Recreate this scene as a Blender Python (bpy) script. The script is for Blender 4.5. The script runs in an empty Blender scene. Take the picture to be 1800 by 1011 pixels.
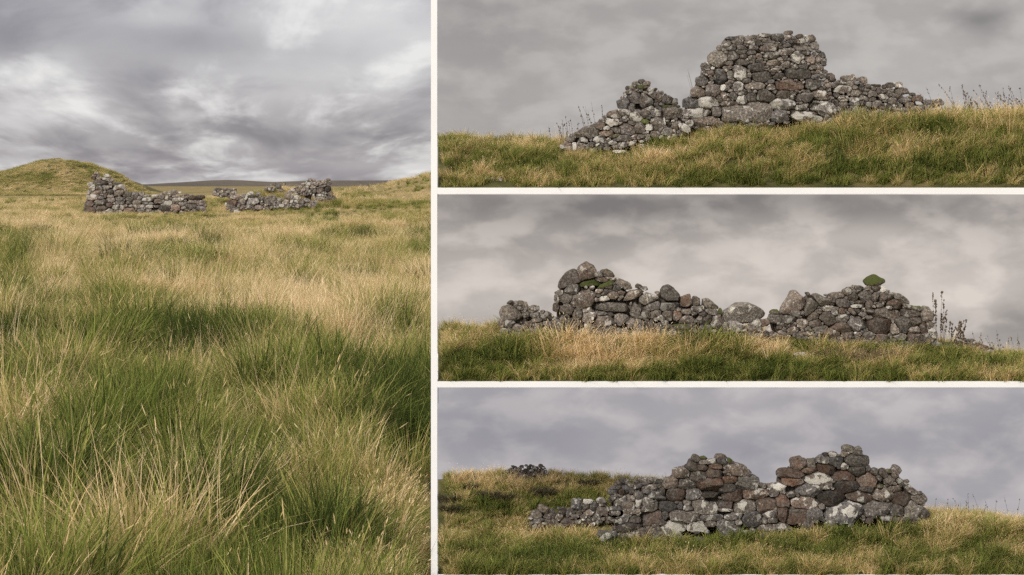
import bpy, math, random
import numpy as np
from mathutils import Vector, noise as mnoise

rng = np.random.default_rng(7)
random.seed(7)
R = math.radians
scene = bpy.context.scene
COL = scene.collection

# ------------------------------------------------------------------ camera, light, exposure
F, EYE, HOR = 3000.0, 1.74, 325.0          # focal length in photo pixels, eye height, horizon row
cam_d = bpy.data.cameras.new('camera')
cam = bpy.data.objects.new('camera', cam_d); COL.objects.link(cam)
cam.location = (0, 0, EYE); cam.rotation_euler = (R(90), 0, 0)
cam_d.sensor_width = 36; cam_d.lens = 36 * F / 1800
cam_d.shift_y = -(505.5 - HOR) / 1800
cam_d.clip_start = 0.1; cam_d.clip_end = 20000
scene.camera = cam

SUN_EL, SUN_AZ = 34, 30                     # degrees; azimuth = how far left of straight behind the camera
sun_d = bpy.data.lights.new('sun', 'SUN'); sun_d.energy = 1.5; sun_d.angle = R(11); sun_d.color = (1.0, .95, .87)
sun = bpy.data.objects.new('sun', sun_d); COL.objects.link(sun)
sd = Vector((math.sin(R(SUN_AZ)) * math.cos(R(SUN_EL)), math.cos(R(SUN_AZ)) * math.cos(R(SUN_EL)), -math.sin(R(SUN_EL))))
sun.rotation_euler = sd.to_track_quat('-Z', 'Y').to_euler(); sun.location = (-5, -15, 14)

vs = scene.view_settings
scene.display_settings.display_device = 'sRGB'
vs.view_transform = 'Standard'; vs.look = 'None'; vs.gamma = 1; vs.use_curve_mapping = False
vs.exposure = 0.85
EXPO = 2 ** vs.exposure
scene.cycles.max_bounces = 6; scene.cycles.diffuse_bounces = 3; scene.cycles.transmission_bounces = 3
scene.cycles.use_denoising = False


def srgb(r, g, b):
    return tuple(((c / 255) / 12.92 if c <= 10 else (((c / 255) + .055) / 1.055) ** 2.4) for c in (r, g, b))


class NT:
    """tiny node-tree helper"""
    def __init__(s, tree):
        s.t = tree; s.t.nodes.clear()
    def n(s, typ, **kw):
        nd = s.t.nodes.new(typ)
        for k, v in kw.items():
            if k == 'ins':
                for a, b in v.items(): s.set(nd, a, b)
            else: setattr(nd, k, v)
        return nd
    def set(s, nd, a, b):
        if hasattr(b, 'is_linked') or hasattr(b, 'links'): s.t.links.new(b, nd.inputs[a])
        else: nd.inputs[a].default_value = b
    def m(s, op, a, b=None, c=None, clamp=False):
        nd = s.n('ShaderNodeMath', operation=op); nd.use_clamp = clamp
        for i, v in enumerate((a, b, c)):
            if v is not None: s.set(nd, i, v)
        return nd.outputs[0]
    def vm(s, op, a, b=None):
        nd = s.n('ShaderNodeVectorMath', operation=op); s.set(nd, 0, a)
        if b is not None: s.set(nd, 3 if op == 'SCALE' else 1, b)
        return nd.outputs['Value'] if op in ('LENGTH', 'DOT_PRODUCT') else nd.outputs[0]
    def comb(s, x, y, z):
        nd = s.n('ShaderNodeCombineXYZ')
        for i, v in enumerate((x, y, z)): s.set(nd, i, v)
        return nd.outputs[0]
    def sep(s, v):
        nd = s.n('ShaderNodeSeparateXYZ'); s.set(nd, 0, v); return nd.outputs
    def noise(s, vec, scale, detail=4, rough=.55, dist=0, out=0):
        nd = s.n('ShaderNodeTexNoise', noise_dimensions='3D')
        s.set(nd, 'Vector', vec); s.set(nd, 'Scale', scale); s.set(nd, 'Detail', detail); s.set(nd, 'Roughness', rough); s.set(nd, 'Distortion', dist)
        return nd.outputs[out]
    def ramp(s, fac, stops, interp='LINEAR'):
        nd = s.n('ShaderNodeValToRGB'); s.set(nd, 0, fac); r = nd.color_ramp; r.interpolation = interp
        while len(r.elements) < len(stops): r.elements.new(.5)
        for e, (p, c) in zip(r.elements, stops):
            e.position = p; e.color = (*c, 1) if len(c) == 3 else c
        return nd.outputs[0]
    def sst(s, v, a, b):
        nd = s.n('ShaderNodeMapRange', interpolation_type='SMOOTHSTEP'); s.set(nd, 0, v); s.set(nd, 1, a); s.set(nd, 2, b)
        return nd.outputs[0]
    def mix(s, f, a, b, blend='MIX'):
        nd = s.n('ShaderNodeMix', data_type='RGBA', blend_type=blend)
        s.set(nd, 0, f); s.set(nd, 6, a if not isinstance(a, tuple) else (*a, 1)); s.set(nd, 7, b if not isinstance(b, tuple) else (*b, 1))
        return nd.outputs[2]


def cloud_field(t, u, v, blobs, warp=.35, wscale=(.012, .03), seed=0.0):
    """grey value of a layered cloud deck in 'photo pixel' angles u (across) and v (down)"""
    base = t.comb(t.m('MULTIPLY', u, wscale[0]), t.m('MULTIPLY', v, wscale[1]), seed)
    w = t.noise(base, .7, 4, .55, 0, 1)
    ws = t.sep(t.vm('SUBTRACT', w, (.5, .5, .5)))
    uu = t.m('ADD', u, t.m('MULTIPLY', ws[0], 260 * warp)); vv = t.m('ADD', v, t.m('MULTIPLY', ws[1], 80 * warp))
    total = None
    for (bx, by, sx, sy, amp) in blobs:
        a = t.m('DIVIDE', t.m('SUBTRACT', uu, bx), sx); b = t.m('DIVIDE', t.m('SUBTRACT', vv, by), sy)
        r2 = t.m('ADD', t.m('MULTIPLY', a, a), t.m('MULTIPLY', b, b))
        g = t.m('MULTIPLY', t.m('POWER', math.e, t.m('MULTIPLY', r2, -1)), amp)
        total = g if total is None else t.m('ADD', total, g)
    return total, base


# ---- world: overcast cloud deck over a Nishita sky
world = bpy.data.worlds.new('World'); scene.world = world; world.use_nodes = True
t = NT(world.node_tree)
d = t.n('ShaderNodeTexCoord').outputs['Generated']
dx, dy, dz = t.sep(d)[0:3]
dyc = t.m('MAXIMUM', t.m('ABSOLUTE', dy), .12)
u = t.m('ADD', t.m('MULTIPLY', t.m('DIVIDE', dx, dyc), F), 900)
v = t.m('SUBTRACT', HOR, t.m('MULTIPLY', t.m('DIVIDE', dz, dyc), F))
blobs = [(40, 170, 140, 70, .13), (60, 60, 170, 45, -.04), (350, 75, 120, 26, -.13), (200, 120, 170, 28, -.07), (660, 30, 150, 55, .15),
         (300, 30, 90, 18, .05), (560, 130, 150, 30, .05), (520, 215, 220, 40, -.09), (290, 240, 130, 30, -.14), (620, 245, 200, 16, -.13), (60, 265, 110, 22, -.08),
         (400, 258, 48, 15, .22), (330, 205, 60, 10, .10), (275, 322, 60, 7, .28), (240, 300, 240, 9, -.02), (560, 290, 200, 14, .07), (470, 312, 50, 5, .16), (690, 300, 90, 14, .12), (740, 110, 90, 40, .08)]
g, base = cloud_field(t, u, v, blobs, .42, (.010, .024), 3.1)
hh_ = t.m('MAXIMUM', t.m('SUBTRACT', HOR, v), 0)
cp = t.comb(t.m('MULTIPLY', t.m('SUBTRACT', u, 420), t.m('DIVIDE', 1.9, t.m('ADD', hh_, 170))), t.m('MULTIPLY', t.m('LOGARITHM', t.m('ADD', hh_, 75), math.e), 2.7), 2.0)
nA = t.noise(cp, .68, 8, .50, .35); nB = t.noise(t.vm('ADD', cp, (31.0, 7.0, 0)), 1.0, 7, .55, .3); nC = t.noise(t.vm('ADD', cp, (3.0, 17.0, 5)), .5, 3, .5)
dark = t.m('MULTIPLY', t.sst(nA, .42, .64), -.25); lightn = t.m('MULTIPLY', t.sst(nB, .48, .70), .22)
puff = t.m('ADD', t.m('ADD', dark, lightn), t.m('ADD', t.m('MULTIPLY', t.m('SUBTRACT', nC, .5), .30), t.m('MULTIPLY', t.m('SUBTRACT', nB, .5), .22)))
val = t.m('ADD', t.m('ADD', g, puff), .72)
ccol = t.ramp(val, [(0.28, srgb(118, 115, 122)), (.45, srgb(146, 142, 149)), (.62, srgb(174, 170, 174)), (.78, srgb(204, 201, 203)), (.98, srgb(234, 232, 231))])
zen = t.m('ADD', 1.0, t.m('MULTIPLY', t.m('MAXIMUM', t.m('SUBTRACT', dz, .11), 0), 1.9))   # overcast luminance rises to the zenith
bg1 = t.n('ShaderNodeBackground', ins={0: ccol, 1: t.m('MULTIPLY', zen, 1 / EXPO)})
sky = t.n('ShaderNodeTexSky', sky_type='NISHITA'); sky.sun_disc = False; sky.sun_elevation = R(SUN_EL); sky.sun_rotation = R(180 + SUN_AZ)
bg0 = t.n('ShaderNodeBackground', ins={0: sky.outputs[0], 1: .07})
mx = t.n('ShaderNodeMixShader', ins={0: .92, 1: bg0.outputs[0], 2: bg1.outputs[0]})
out = t.n('ShaderNodeOutputWorld', ins={0: mx.outputs[0]})


# ------------------------------------------------------------------ helpers
def at(px, py, Y):
    return ((px - 900) * Y / F, Y, EYE - (py - HOR) * Y / F)


def link(name, mesh, parent=None, mats=(), kind=None, label=None, cat=None, group=None):
    o = bpy.data.objects.new(name, mesh); COL.objects.link(o)
    if mesh is not None:
        for m_ in mats: mesh.materials.append(m_)
    if parent is not None: o.parent = parent
    for k, v_ in (('kind', kind), ('label', label), ('category', cat), ('group', group)):
        if v_: o[k] = v_
    return o


def pymesh(name, verts, faces, smooth=True):
    me = bpy.data.meshes.new(name)
    me.from_pydata([tuple(map(float, p)) for p in verts], [], faces); me.update()
    if smooth: me.polygons.foreach_set('use_smooth', [True] * len(me.polygons))
    return me


def grid_mesh(name, P, smooth=True):
    """P: array (ny, nx, 3)"""
    ny, nx = P.shape[:2]
    i = np.arange((ny - 1) * (nx - 1)); r, c = divmod(i, nx - 1); a = r * nx + c
    return pymesh(name, P.reshape(-1, 3), np.stack([a, a + 1, a + nx + 1, a + nx], 1).tolist(), smooth)


def fbm(x, y, z=0, oct=3):
    s, a = 0, 1
    for k in range(oct):
        s += a * mnoise.noise((x, y, z + 7.3 * k)); x *= 2; y *= 2; a *= .5
    return s


# ------------------------------------------------------------------ materials
def stone_material(name, k, bright=1.0):
    m_ = bpy.data.materials.new(name); m_.use_nodes = True; t = NT(m_.node_tree)
    oi = t.n('ShaderNodeObjectInfo'); cs = t.n('ShaderNodeSeparateColor', ins={0: oi.outputs['Color']}).outputs
    lich, moss, brown, alpha = cs[0], cs[1], cs[2], oi.outputs['Alpha']
    p = t.vm('ADD', t.vm('SCALE', t.n('ShaderNodeTexCoord').outputs['Object'], k), t.comb(t.m('MULTIPLY', oi.outputs['Random'], 91.0), t.m('MULTIPLY', oi.outputs['Random'], 37.0), 0.0))
    n1 = t.noise(p, 1.1, 5, .6, .5); n2 = t.noise(p, 5.0, 6, .7); n3 = t.noise(p, 19.0, 4, .7)
    b = bright
    grey = t.ramp(n2, [(.30, (.026 * b, .024 * b, .023 * b)), (.5, (.105 * b, .098 * b, .09 * b)), (.70, (.29 * b, .27 * b, .245 * b))])
    brn = t.ramp(n2, [(.28, (.035 * b, .021 * b, .016 * b)), (.52, (.115 * b, .072 * b, .053 * b)), (.75, (.21 * b, .145 * b, .112 * b))])
    bf = t.m('MULTIPLY', brown, t.sst(n1, .3, .6), clamp=True)
    c = t.mix(bf, grey, brn)
    tint = t.ramp(oi.outputs['Random'], [(0, (.88, .88, .90)), (.35, (1.08, 1, .90)), (.65, (1.0, .96, .90)), (1, (1.16, 1.02, .88))])
    c = t.mix(1.0, c, tint, 'MULTIPLY')
    vor = t.n('ShaderNodeTexVoronoi', feature='F1', ins={'Vector': t.vm('ADD', p, t.vm('SCALE', t.noise(p, 3, 2, .5, 0, 1), .3)), 'Scale': 3.2})
    spot = t.m('MULTIPLY', t.sst(vor.outputs['Distance'], .36, .26), t.sst(t.noise(p, 2.3, 2), .56, .62))
    thr = t.m('SUBTRACT', .735, t.m('MULTIPLY', lich, .36))
    patch = t.sst(t.m('ADD', t.m('MULTIPLY', t.noise(p, 1.35, 3, .5, .6), .82), t.m('MULTIPLY', n3, .18)), thr, t.m('ADD', thr, .035))
    fine = t.m('MULTIPLY', t.sst(n3, .53, .68), t.m('MULTIPLY', t.m('ADD', lich, .42), .62))
    lf = t.m('MAXIMUM', t.m('MAXIMUM', patch, t.m('MULTIPLY', spot, t.m('ADD', lich, .25, clamp=True))), fine, clamp=True)
    lcol = t.ramp(n3, [(.25, (.30, .28, .24)), (.55, (.57, .54, .475)), (.8, (.72, .70, .645))])
    c = t.mix(t.m('MULTIPLY', lf, .86), c, lcol)
    nz = t.sep(t.n('ShaderNodeNewGeometry').outputs['Normal'])[2]
    mf = t.sst(t.m('ADD', t.m('ADD', nz, t.m('MULTIPLY', t.m('SUBTRACT', t.noise(p, 3.0, 5, .65), .5), 4.2)), t.m('MULTIPLY', moss, 1.9)), 1.35, 1.7)
    mcol = t.ramp(n3, [(.3, (.04, .052, .015)), (.6, (.10, .115, .032)), (.8, (.18, .175, .07))])
    c = t.mix(t.m('MULTIPLY', mf, t.m('MULTIPLY', moss, 1.6, clamp=True)), c, mcol)
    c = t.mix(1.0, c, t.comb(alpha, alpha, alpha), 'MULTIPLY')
    h = t.m('ADD', t.m('ADD', t.m('MULTIPLY', n2, .8), t.m('MULTIPLY', n3, .45)), t.m('MULTIPLY', lf, .12))
    bp = t.n('ShaderNodeBump', ins={'Height': h, 'Strength': .9, 'Distance': .16 / k})
    bs = t.n('ShaderNodeBsdfPrincipled', ins={'Base Color': c, 'Roughness': .93, 'Normal': bp.outputs[0]}); bs.inputs['Specular IOR Level'].default_value = .2
    t.n('ShaderNodeOutputMaterial', ins={0: bs.outputs[0]})
    return m_


def grass_material(name, bright=1.0, warm=1.0):
    m_ = bpy.data.materials.new(name); m_.use_nodes = True; t = NT(m_.node_tree)
    bc = t.n('ShaderNodeAttribute', attribute_name='bc').outputs['Fac']
    hh = t.n('ShaderNodeAttribute', attribute_name='hh').outputs['Fac']
    dry = t.n('ShaderNodeAttribute', attribute_name='dry', attribute_type='INSTANCER').outputs['Fac']
    v_ = t.m('ADD', t.m('ADD', t.m('MULTIPLY', dry, .85), t.m('MULTIPLY', t.m('SUBTRACT', bc, .5), .95)), t.m('MULTIPLY', hh, .16), clamp=True)
    b = bright
    S = [(0, (.036, .048, .015)), (.18, (.105, .135, .030)), (.36, (.215, .235, .06)), (.52, (.28, .255, .088)), (.66, (.38, .30, .135)), (.82, (.49, .365, .20)), (1, (.62, .51, .34))]
    c = t.ramp(v_, [(p, (r * b * warm, g_ * b, bl * b / warm)) for p, (r, g_, bl) in S])
    c = t.mix(1.0, c, t.ramp(bc, [(0, (.8, .85, .8)), (.37, (1.1, 1.08, 1)), (.5, (.78, .8, .8)), (.75, (1.12, 1.1, 1.05)), (1, (.95, .9, .85))]), 'MULTIPLY')
    d1 = t.n('ShaderNodeBsdfDiffuse', ins={0: c}); d2 = t.n('ShaderNodeBsdfTranslucent', ins={0: c})
    mxs = t.n('ShaderNodeMixShader', ins={0: .3, 1: d1.outputs[0], 2: d2.outputs[0]})
    t.n('ShaderNodeOutputMaterial', ins={0: mxs.outputs[0]})
    return m_


def plain_grass_plant(name, stops):
    m_ = bpy.data.materials.new(name); m_.use_nodes = True; t = NT(m_.node_tree)
    bc = t.n('ShaderNodeAttribute', attribute_name='bc').outputs['Fac']
    c = t.ramp(bc, stops)
    bs = t.n('ShaderNodeBsdfPrincipled', ins={'Base Color': c, 'Roughness': .9}); bs.inputs['Specular IOR Level'].default_value = .1
    t.n('ShaderNodeOutputMaterial', ins={0: bs.outputs[0]})
    return m_


def ground_material(name, k, stops, fine=30, stretch=1.0):
    m_ = bpy.data.materials.new(name); m_.use_nodes = True; t = NT(m_.node_tree)
    p = t.n('ShaderNodeNewGeometry').outputs['Position']
    q = t.vm('MULTIPLY', p, (k, k * stretch, k))
    a = t.noise(q, 1.0, 5, .6, .6); b = t.noise(q, fine, 4, .7)
    c = t.ramp(t.m('ADD', t.m('MULTIPLY', a, .72), t.m('MULTIPLY', b, .28)), stops)
    bp = t.n('ShaderNodeBump', ins={'Height': b, 'Strength': .8, 'Distance': .3 / (k * fine)})
    bs = t.n('ShaderNodeBsdfPrincipled', ins={'Base Color': c, 'Roughness': .97, 'Normal': bp.outputs[0]}); bs.inputs['Specular IOR Level'].default_value = .05
    t.n('ShaderNodeOutputMaterial', ins={0: bs.outputs[0]})
    return m_


M_STONE = stone_material('lichen_stone', 22.0, 1.4)
M_STONE3 = stone_material('brown_lichen_stone', 19.0, 1.15)
M_STONEF = stone_material('field_stone', 1.9, 1.95)
M_FIELD = ground_material('moor_ground', .16, [(.3, (.085, .085, .03)), (.45, (.17, .14, .055)), (.55, (.26, .20, .09)), (.7, (.33, .25, .125))], 34, .35)
M_FAR = ground_material('far_moor', .06, [(.3, (.05, .053, .024)), (.45, (.10, .092, .04)), (.62, (.13, .11, .05)), (.8, (.19, .15, .075))], 26, .3)
M_DIST = ground_material('hazy_heather', .004, [(.3, (.062, .055, .05)), (.5, (.105, .09, .07)), (.7, (.16, .13, .09))], 30, .3)  # moor's own brown-purple, with slight distance haze put into the colour
M_TURF = ground_material('turf', 9.0, [(.3, (.03, .035, .013)), (.5, (.085, .08, .03)), (.7, (.19, .15, .07))], 14)
M_GRASS = grass_material('moor_grass', 1.45)
M_GRASS_S = grass_material('short_grass', 1.5, 1.0)
m_ = bpy.data.materials.new('white_paint'); m_.use_nodes = True; t = NT(m_.node_tree)
wn = t.noise(t.n('ShaderNodeNewGeometry').outputs['Position'], 6.0, 4, .6)
bs = t.n('ShaderNodeBsdfPrincipled', ins={'Base Color': t.ramp(wn, [(.3, (.86, .86, .86)), (.7, (.9, .9, .9))]), 'Roughness': .6})
t.n('ShaderNodeOutputMaterial', ins={0: bs.outputs[0]}); M_WHITE = m_


# ------------------------------------------------------------------ the open moor
KNOLL = np.array([(-260, 0), (-140, .10), (-60, .30), (0, .44), (25, .58), (45, .74), (65, .85), (86, 1), (105, 1.01), (134, .985), (156, .87), (178, .70), (200, .47), (218, .25), (232, .08), (244, 0)])


def knoll(x, y):
    px = 900 + x * F / 322.0; k = np.clip(np.abs(y - 322) / 52, 0, 1)
    prof = sum(np.interp(px + d, KNOLL[:, 0], KNOLL[:, 1]) for d in (-9, -4, 0, 4, 9)) / 5
    rough = .16 * np.sin(x * .9 + 2 * np.sin(y * .21)) + .12 * np.sin(x * 2.1 + 1.7 * np.sin(y * .37)) + .10 * np.sin(x * .37 + y * .3)
    return (5.9 + rough) * prof * (.5 + .5 * np.cos(np.pi * k))


def rise(x, y):
    return 6.3 / (1 + ((x - 3.5) / 9.0) ** 2) * np.exp(-((y - 150) / 42) ** 2)


def field_z(x, y):
    x = np.asarray(x, float); y = np.asarray(y, float)
    und = .16 * np.sin(x * .31 + 1.3 * np.sin(y * .05)) * np.sin(y * .13 + .7) * np.clip((y - 12) / 25, 0, 1) * np.clip((240 - y) / 60, 0, 1)
    hum = .09 * np.sin(x * 1.9 + 2 * np.sin(y * .8)) * np.sin(y * 1.3 + x * .4) * np.clip((y - 9.4) / 4, 0, 1) * (y < 60)
    bank = .95 * np.exp(-((x + 14.0) / 2.9) ** 2 - ((y - 103.5) / 4) ** 2)      # overgrown bank behind the cottage wall
    return -.03 + knoll(x, y) + rise(x, y) + und + hum + bank


ys = np.concatenate([np.linspace(-30, 5, 12), np.linspace(5.5, 40, 90), np.linspace(41, 260, 130), np.linspace(264, 420, 50), np.geomspace(440, 9000, 14)])
us = np.concatenate([np.linspace(-3.2, -.55, 14), np.linspace(-.5, .5, 130), np.linspace(.55, 3.2, 14)])
YY, UU = np.meshgrid(ys, us, indexing='ij')
XX = UU * (np.abs(YY) * .9 + 12)
link('ground', grid_mesh('ground', np.stack([XX, YY, field_z(XX, YY)], 2)), mats=[M_FIELD], kind='structure')
# knoll skin: a greener rougher sheet on top of the far ground, so that the hill has its own name
kx = np.linspace(-122, -66, 150); ky = np.linspace(262, 372, 60); KY, KX = np.meshgrid(ky, kx, indexing='ij')
KZ = field_z(KX, KY) + .35 * np.clip(knoll(KX, KY), 0, 1) - .03
for j in range(KZ.shape[0]):
    for i in range(KZ.shape[1]):
        KZ[j, i] += .05 * min(1, max(0, (KZ[j, i] - .3))) * fbm(KX[j, i] * .5, KY[j, i] * .3, 2) * 3 - .04
link('hill', grid_mesh('hill', np.stack([KX, KY, KZ], 2)), mats=[M_FAR], kind='structure')


def ridge(name, Y, prof, depth, mat):
    px = np.linspace(prof[0][0], prof[-1][0], 90); top = np.interp(px, *zip(*prof))
    rows = []
    for kf, dd in ((0, -depth), (.45, -depth * .55), (.85, -depth * .2), (1, 0), (.8, depth * .4), (0, depth)):
        z = EYE + (HOR - top) * Y / F
        w = np.array([fbm(p * .03, dd * .01, 5) for p in px])
        rows.append(np.stack([(px - 900) * Y / F, np.full_like(px, Y + dd), np.maximum(-1, z * kf + w * z * .05 * kf)], 1))
    return link(name, grid_mesh(name, np.array(rows)), mats=[mat], kind='structure')


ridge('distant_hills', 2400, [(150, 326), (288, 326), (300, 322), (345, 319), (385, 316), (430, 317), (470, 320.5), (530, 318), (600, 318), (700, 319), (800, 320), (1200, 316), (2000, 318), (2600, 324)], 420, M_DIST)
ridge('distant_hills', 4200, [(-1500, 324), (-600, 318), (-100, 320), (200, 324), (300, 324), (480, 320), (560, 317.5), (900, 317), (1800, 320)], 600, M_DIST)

# ------------------------------------------------------------------ white display frame that carries the three raised views
YF, YB, PXR = 7.45, 8.72, 2150       # front and back of the frame, and its far side (well outside the picture)
FZ = lambda py: EYE - (py - HOR) * YF / F


def wedge(px0, px1, z0, z1, y0=YF, y1=YB):
    v_ = []
    for y in (y0, y1):
        for px in (px0, px1):
            for z in (z0, z1): v_.append(((px - 900) * y / F, y, z))
    return v_, [(0, 1, 3, 2), (4, 6, 7, 5), (0, 4, 5, 1), (2, 3, 7, 6), (1, 5, 7, 3), (0, 2, 6, 4)]


ZT = 2.86
frame = link('display_frame', pymesh('post', *wedge(757.5, 768.5, -.06, ZT, y1=YF + .03), smooth=False), mats=[M_WHITE], kind='structure')
link('post', pymesh('post', *wedge(757.5, 768.5, -.06, ZT, y0=YB - .02, y1=YB + .01), smooth=False), frame, [M_WHITE])
link('side_board', pymesh('side_board', *wedge(PXR, PXR + 11, -.06, ZT), smooth=False), frame, [M_WHITE])
link('shelf', pymesh('shelf', *wedge(768.6, PXR - .1, FZ(340.5), FZ(330), y1=YB - .03), smooth=False), frame, [M_WHITE])
link('shelf', pymesh('shelf', *wedge(768.6, PXR - .1, FZ(681), FZ(670.5), y1=YB - .03), smooth=False), frame, [M_WHITE])
link('shelf', pymesh('shelf', *wedge(768.6, PXR - .1, -.06, FZ(1011), y1=YB - .03), smooth=False), frame, [M_WHITE])
link('back_board', pymesh('back_board', *wedge(757.5, PXR + 11, -.06, ZT, YB + .012, YB + .03), smooth=False), frame, [M_WHITE])


def backdrop(name, zlo, zhi, blobs, stops, seed, base_v, ceiling=True, nz=.27):
    m_ = bpy.data.materials.new(name + '_clouds'); m_.use_nodes = True; t = NT(m_.node_tree)
    p = t.sep(t.n('ShaderNodeNewGeometry').outputs['Position'])
    u = t.m('ADD', t.m('MULTIPLY', p[0], F / YB), 900); v = t.m('SUBTRACT', HOR, t.m('MULTIPLY', t.m('SUBTRACT', p[2], EYE), F / YB))
    v = t.m('ADD', v, t.m('MULTIPLY', t.m('SUBTRACT', p[1], YB), 120))
    g, base = cloud_field(t, u, v, blobs, .5, (.006, .011), seed)
    n1 = t.noise(base, .8, 6, .5, .3); n2 = t.sst(t.noise(base, 1.7, 6, .5, .2), .38, .66)
    val = t.m('ADD', t.m('ADD', g, t.m('ADD', t.m('MULTIPLY', t.m('SUBTRACT', n1, .5), nz), t.m('MULTIPLY', t.m('SUBTRACT', n2, .5), nz * .6))), base_v)
    up = t.m('ADD', 1.0, t.m('MULTIPLY', t.m('SUBTRACT', YB - .1, p[1], clamp=True), 1.1))     # glow raised towards the front, as added light from overhead
    em = t.n('ShaderNodeEmission', ins={0: t.ramp(val, stops), 1: t.m('MULTIPLY', up, 1 / EXPO)})
    t.n('ShaderNodeOutputMaterial', ins={0: em.outputs[0]})
    # plan curve: across the back, round the far corner and forward along the side board; the near side stays open
    plan = [((px - 900) * YB / F, YB) for px in np.linspace(761, PXR - 70, 8)]
    xs = [((PXR - .8 - 900) * y / F, y) for y in np.linspace(YB - .22, YF + .03, 5)]
    xc = xs[0][0]
    plan += [(xc - .2 * (1 - math.sin(a_)), YB - .2 * (1 - math.cos(a_))) for a_ in np.linspace(.1, math.pi / 2 - .1, 6)] + xs
    link(name, grid_mesh(name, np.array([[(x, y, z) for x, y in plan] for z in (zlo, zhi)])), mats=[m_], kind='structure')
    if ceiling:  # unseen glowing sheet under the shelf, added for top light
        cp = [((769 - 900) * YB / F, YB)] + plan[1:] + [((769 - 900) * (YF + .03) / F, YF + .03)]
        link(name, pymesh(name, [(x, y, zhi) for x, y in cp], [tuple(range(len(cp)))], False), mats=[m_], kind='structure')


G1 = [(.2, srgb(134, 131, 132)), (.45, srgb(162, 158, 157)), (.65, srgb(182, 178, 175)), (.9, srgb(200, 196, 192))]
G2 = [(.2, srgb(126, 122, 121)), (.45, srgb(162, 156, 152)), (.65, srgb(192, 184, 178)), (.9, srgb(218, 209, 201))]
G3 = [(.2, srgb(134, 133, 141)), (.45, srgb(158, 156, 162)), (.65, srgb(178, 174, 177)), (.9, srgb(203, 197, 196))]
backdrop('sky', FZ(330) + .002, ZT - .01, [(850, 60, 170, 90, -.14), (1000, 20, 500, 45, -.07), (1722, 42, 46, 24, -.30), (1640, 120, 200, 90, .06), (1300, 10, 240, 50, .06), (980, 175, 120, 40, .05)], G1, 1.7, .62, ceiling=False)
backdrop('sky', FZ(670.5) + .002, FZ(340.5) - .003, [(1000, 350, 900, 34, -.26), (1300, 375, 700, 40, -.10), (1250, 490, 260, 60, .16), (1730, 500, 120, 60, .20), (1690, 530, 60, 24, .10), (1780, 560, 80, 30, -.18), (800, 520, 200, 60, .06), (1500, 420, 240, 24, .07), (1000, 430, 160, 30, -.06)], G2, 5.2, .63, nz=.34)
backdrop('sky', -.026, FZ(681) - .003, [(860, 760, 180, 60, -.10), (1700, 740, 180, 70, -.05), (1250, 700, 300, 40, .07), (1660, 690, 160, 30, .10), (1330, 790, 200, 40, -.08), (980, 830, 120, 20, .12), (1620, 830, 160, 30, .08)], G3, 8.8, .61, nz=.34)


# ------------------------------------------------------------------ terrain inside the three raised views
class Terrain:
    """rows: (Y, [(px, py)...]) skylines of the ground at several distances"""
    def __init__(s, rows, seed):
        s.Y = np.array([r[0] for r in rows]); s.prof = [np.array(r[1], float) for r in rows]; s.seed = seed
    def z(s, x, y):
        x = np.atleast_1d(np.asarray(x, float)); y = np.atleast_1d(np.asarray(y, float))
        px = 900 + x * F / y
        Z = np.array([EYE - (np.interp(px, p[:, 0], p[:, 1]) - HOR) * Yr / F for Yr, p in zip(s.Y, s.prof)])
        i = np.clip(np.searchsorted(s.Y, y) - 1, 0, len(s.Y) - 2); f = np.clip((y - s.Y[i]) / (s.Y[i + 1] - s.Y[i]), 0, 1)
        k = np.arange(len(x)); z0, z1 = Z[i, k], Z[i + 1, k]
        zz = z0 + (z1 - z0) * f
        am = np.clip((y - YF) / .12, 0, 1)
        return zz + am * (.010 * np.sin(x * 17 + 3 * np.sin(y * 9 + s.seed)) * np.sin(y * 23 + s.seed) + .006 * np.sin(x * 41 + s.seed) * np.sin(y * 47 + 2 * np.sin(x * 13)))
    def build(s):
        ny, nx = 80, 280
        y = np.linspace(YF + .002, YB - .03, ny)
        P = np.zeros((ny, nx, 3))
        for j, yy in enumerate(y):
            x = (np.linspace(770, PXR - 3, nx) - 900) * yy / F
            P[j] = np.stack([x, np.full(nx, yy), s.z(x, np.full(nx, yy))], 1)
        skirt = P[0].copy(); skirt[:, 2] -= .018; skirt[:, 1] += .03
        P = np.concatenate([skirt[None], P]); end = P[:, :1].copy(); end[:, 0, 2] = P[:, 0, 2].min() - .02
        return link('ground', grid_mesh('ground', np.concatenate([end, P], 1)), mats=[M_TURF], kind='structure')


Y1, Y2, Y3 = 7.74, 7.73, 7.75
T1 = Terrain([(YF, [(700, 331), (1850, 331)]),
              (Y1 - .16, [(700, 304), (860, 303), (985, 302), (1100, 296), (1230, 270), (1450, 262), (1600, 262), (1850, 262)]),
              (Y1, [(700, 270), (900, 270), (985, 277), (1085, 277), (1150, 260), (1225, 243), (1300, 237), (1400, 234), (1450, 228), (1530, 220), (1660, 221), (1850, 221)]),
              (Y1 + .28, [(700, 248), (850, 252), (960, 257), (1080, 258), (1250, 240), (1450, 230), (1530, 222), (1660, 218), (1850, 215)]),
              (Y1 + .7, [(700, 278), (1200, 280), (1850, 255)]), (YB, [(700, 320), (1850, 300)])], 1.0)
T2 = Terrain([(YF, [(700, 671.5), (1850, 671.5)]),
              (Y2 - .15, [(700, 638), (1000, 640), (1300, 640), (1420, 640), (1560, 646), (1850, 651)]),
              (Y2, [(700, 612), (870, 612), (1000, 613), (1200, 608), (1330, 611), (1500, 615), (1640, 621), (1740, 634), (1850, 642)]),
              (Y2 + .3, [(700, 580), (860, 583), (960, 600), (1200, 606), (1500, 606), (1640, 612), (1760, 634), (1850, 642)]),
              (Y2 + .8, [(700, 625), (1200, 640), (1850, 660)]), (YB, [(700, 650), (1850, 662)])], 2.0)
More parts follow.
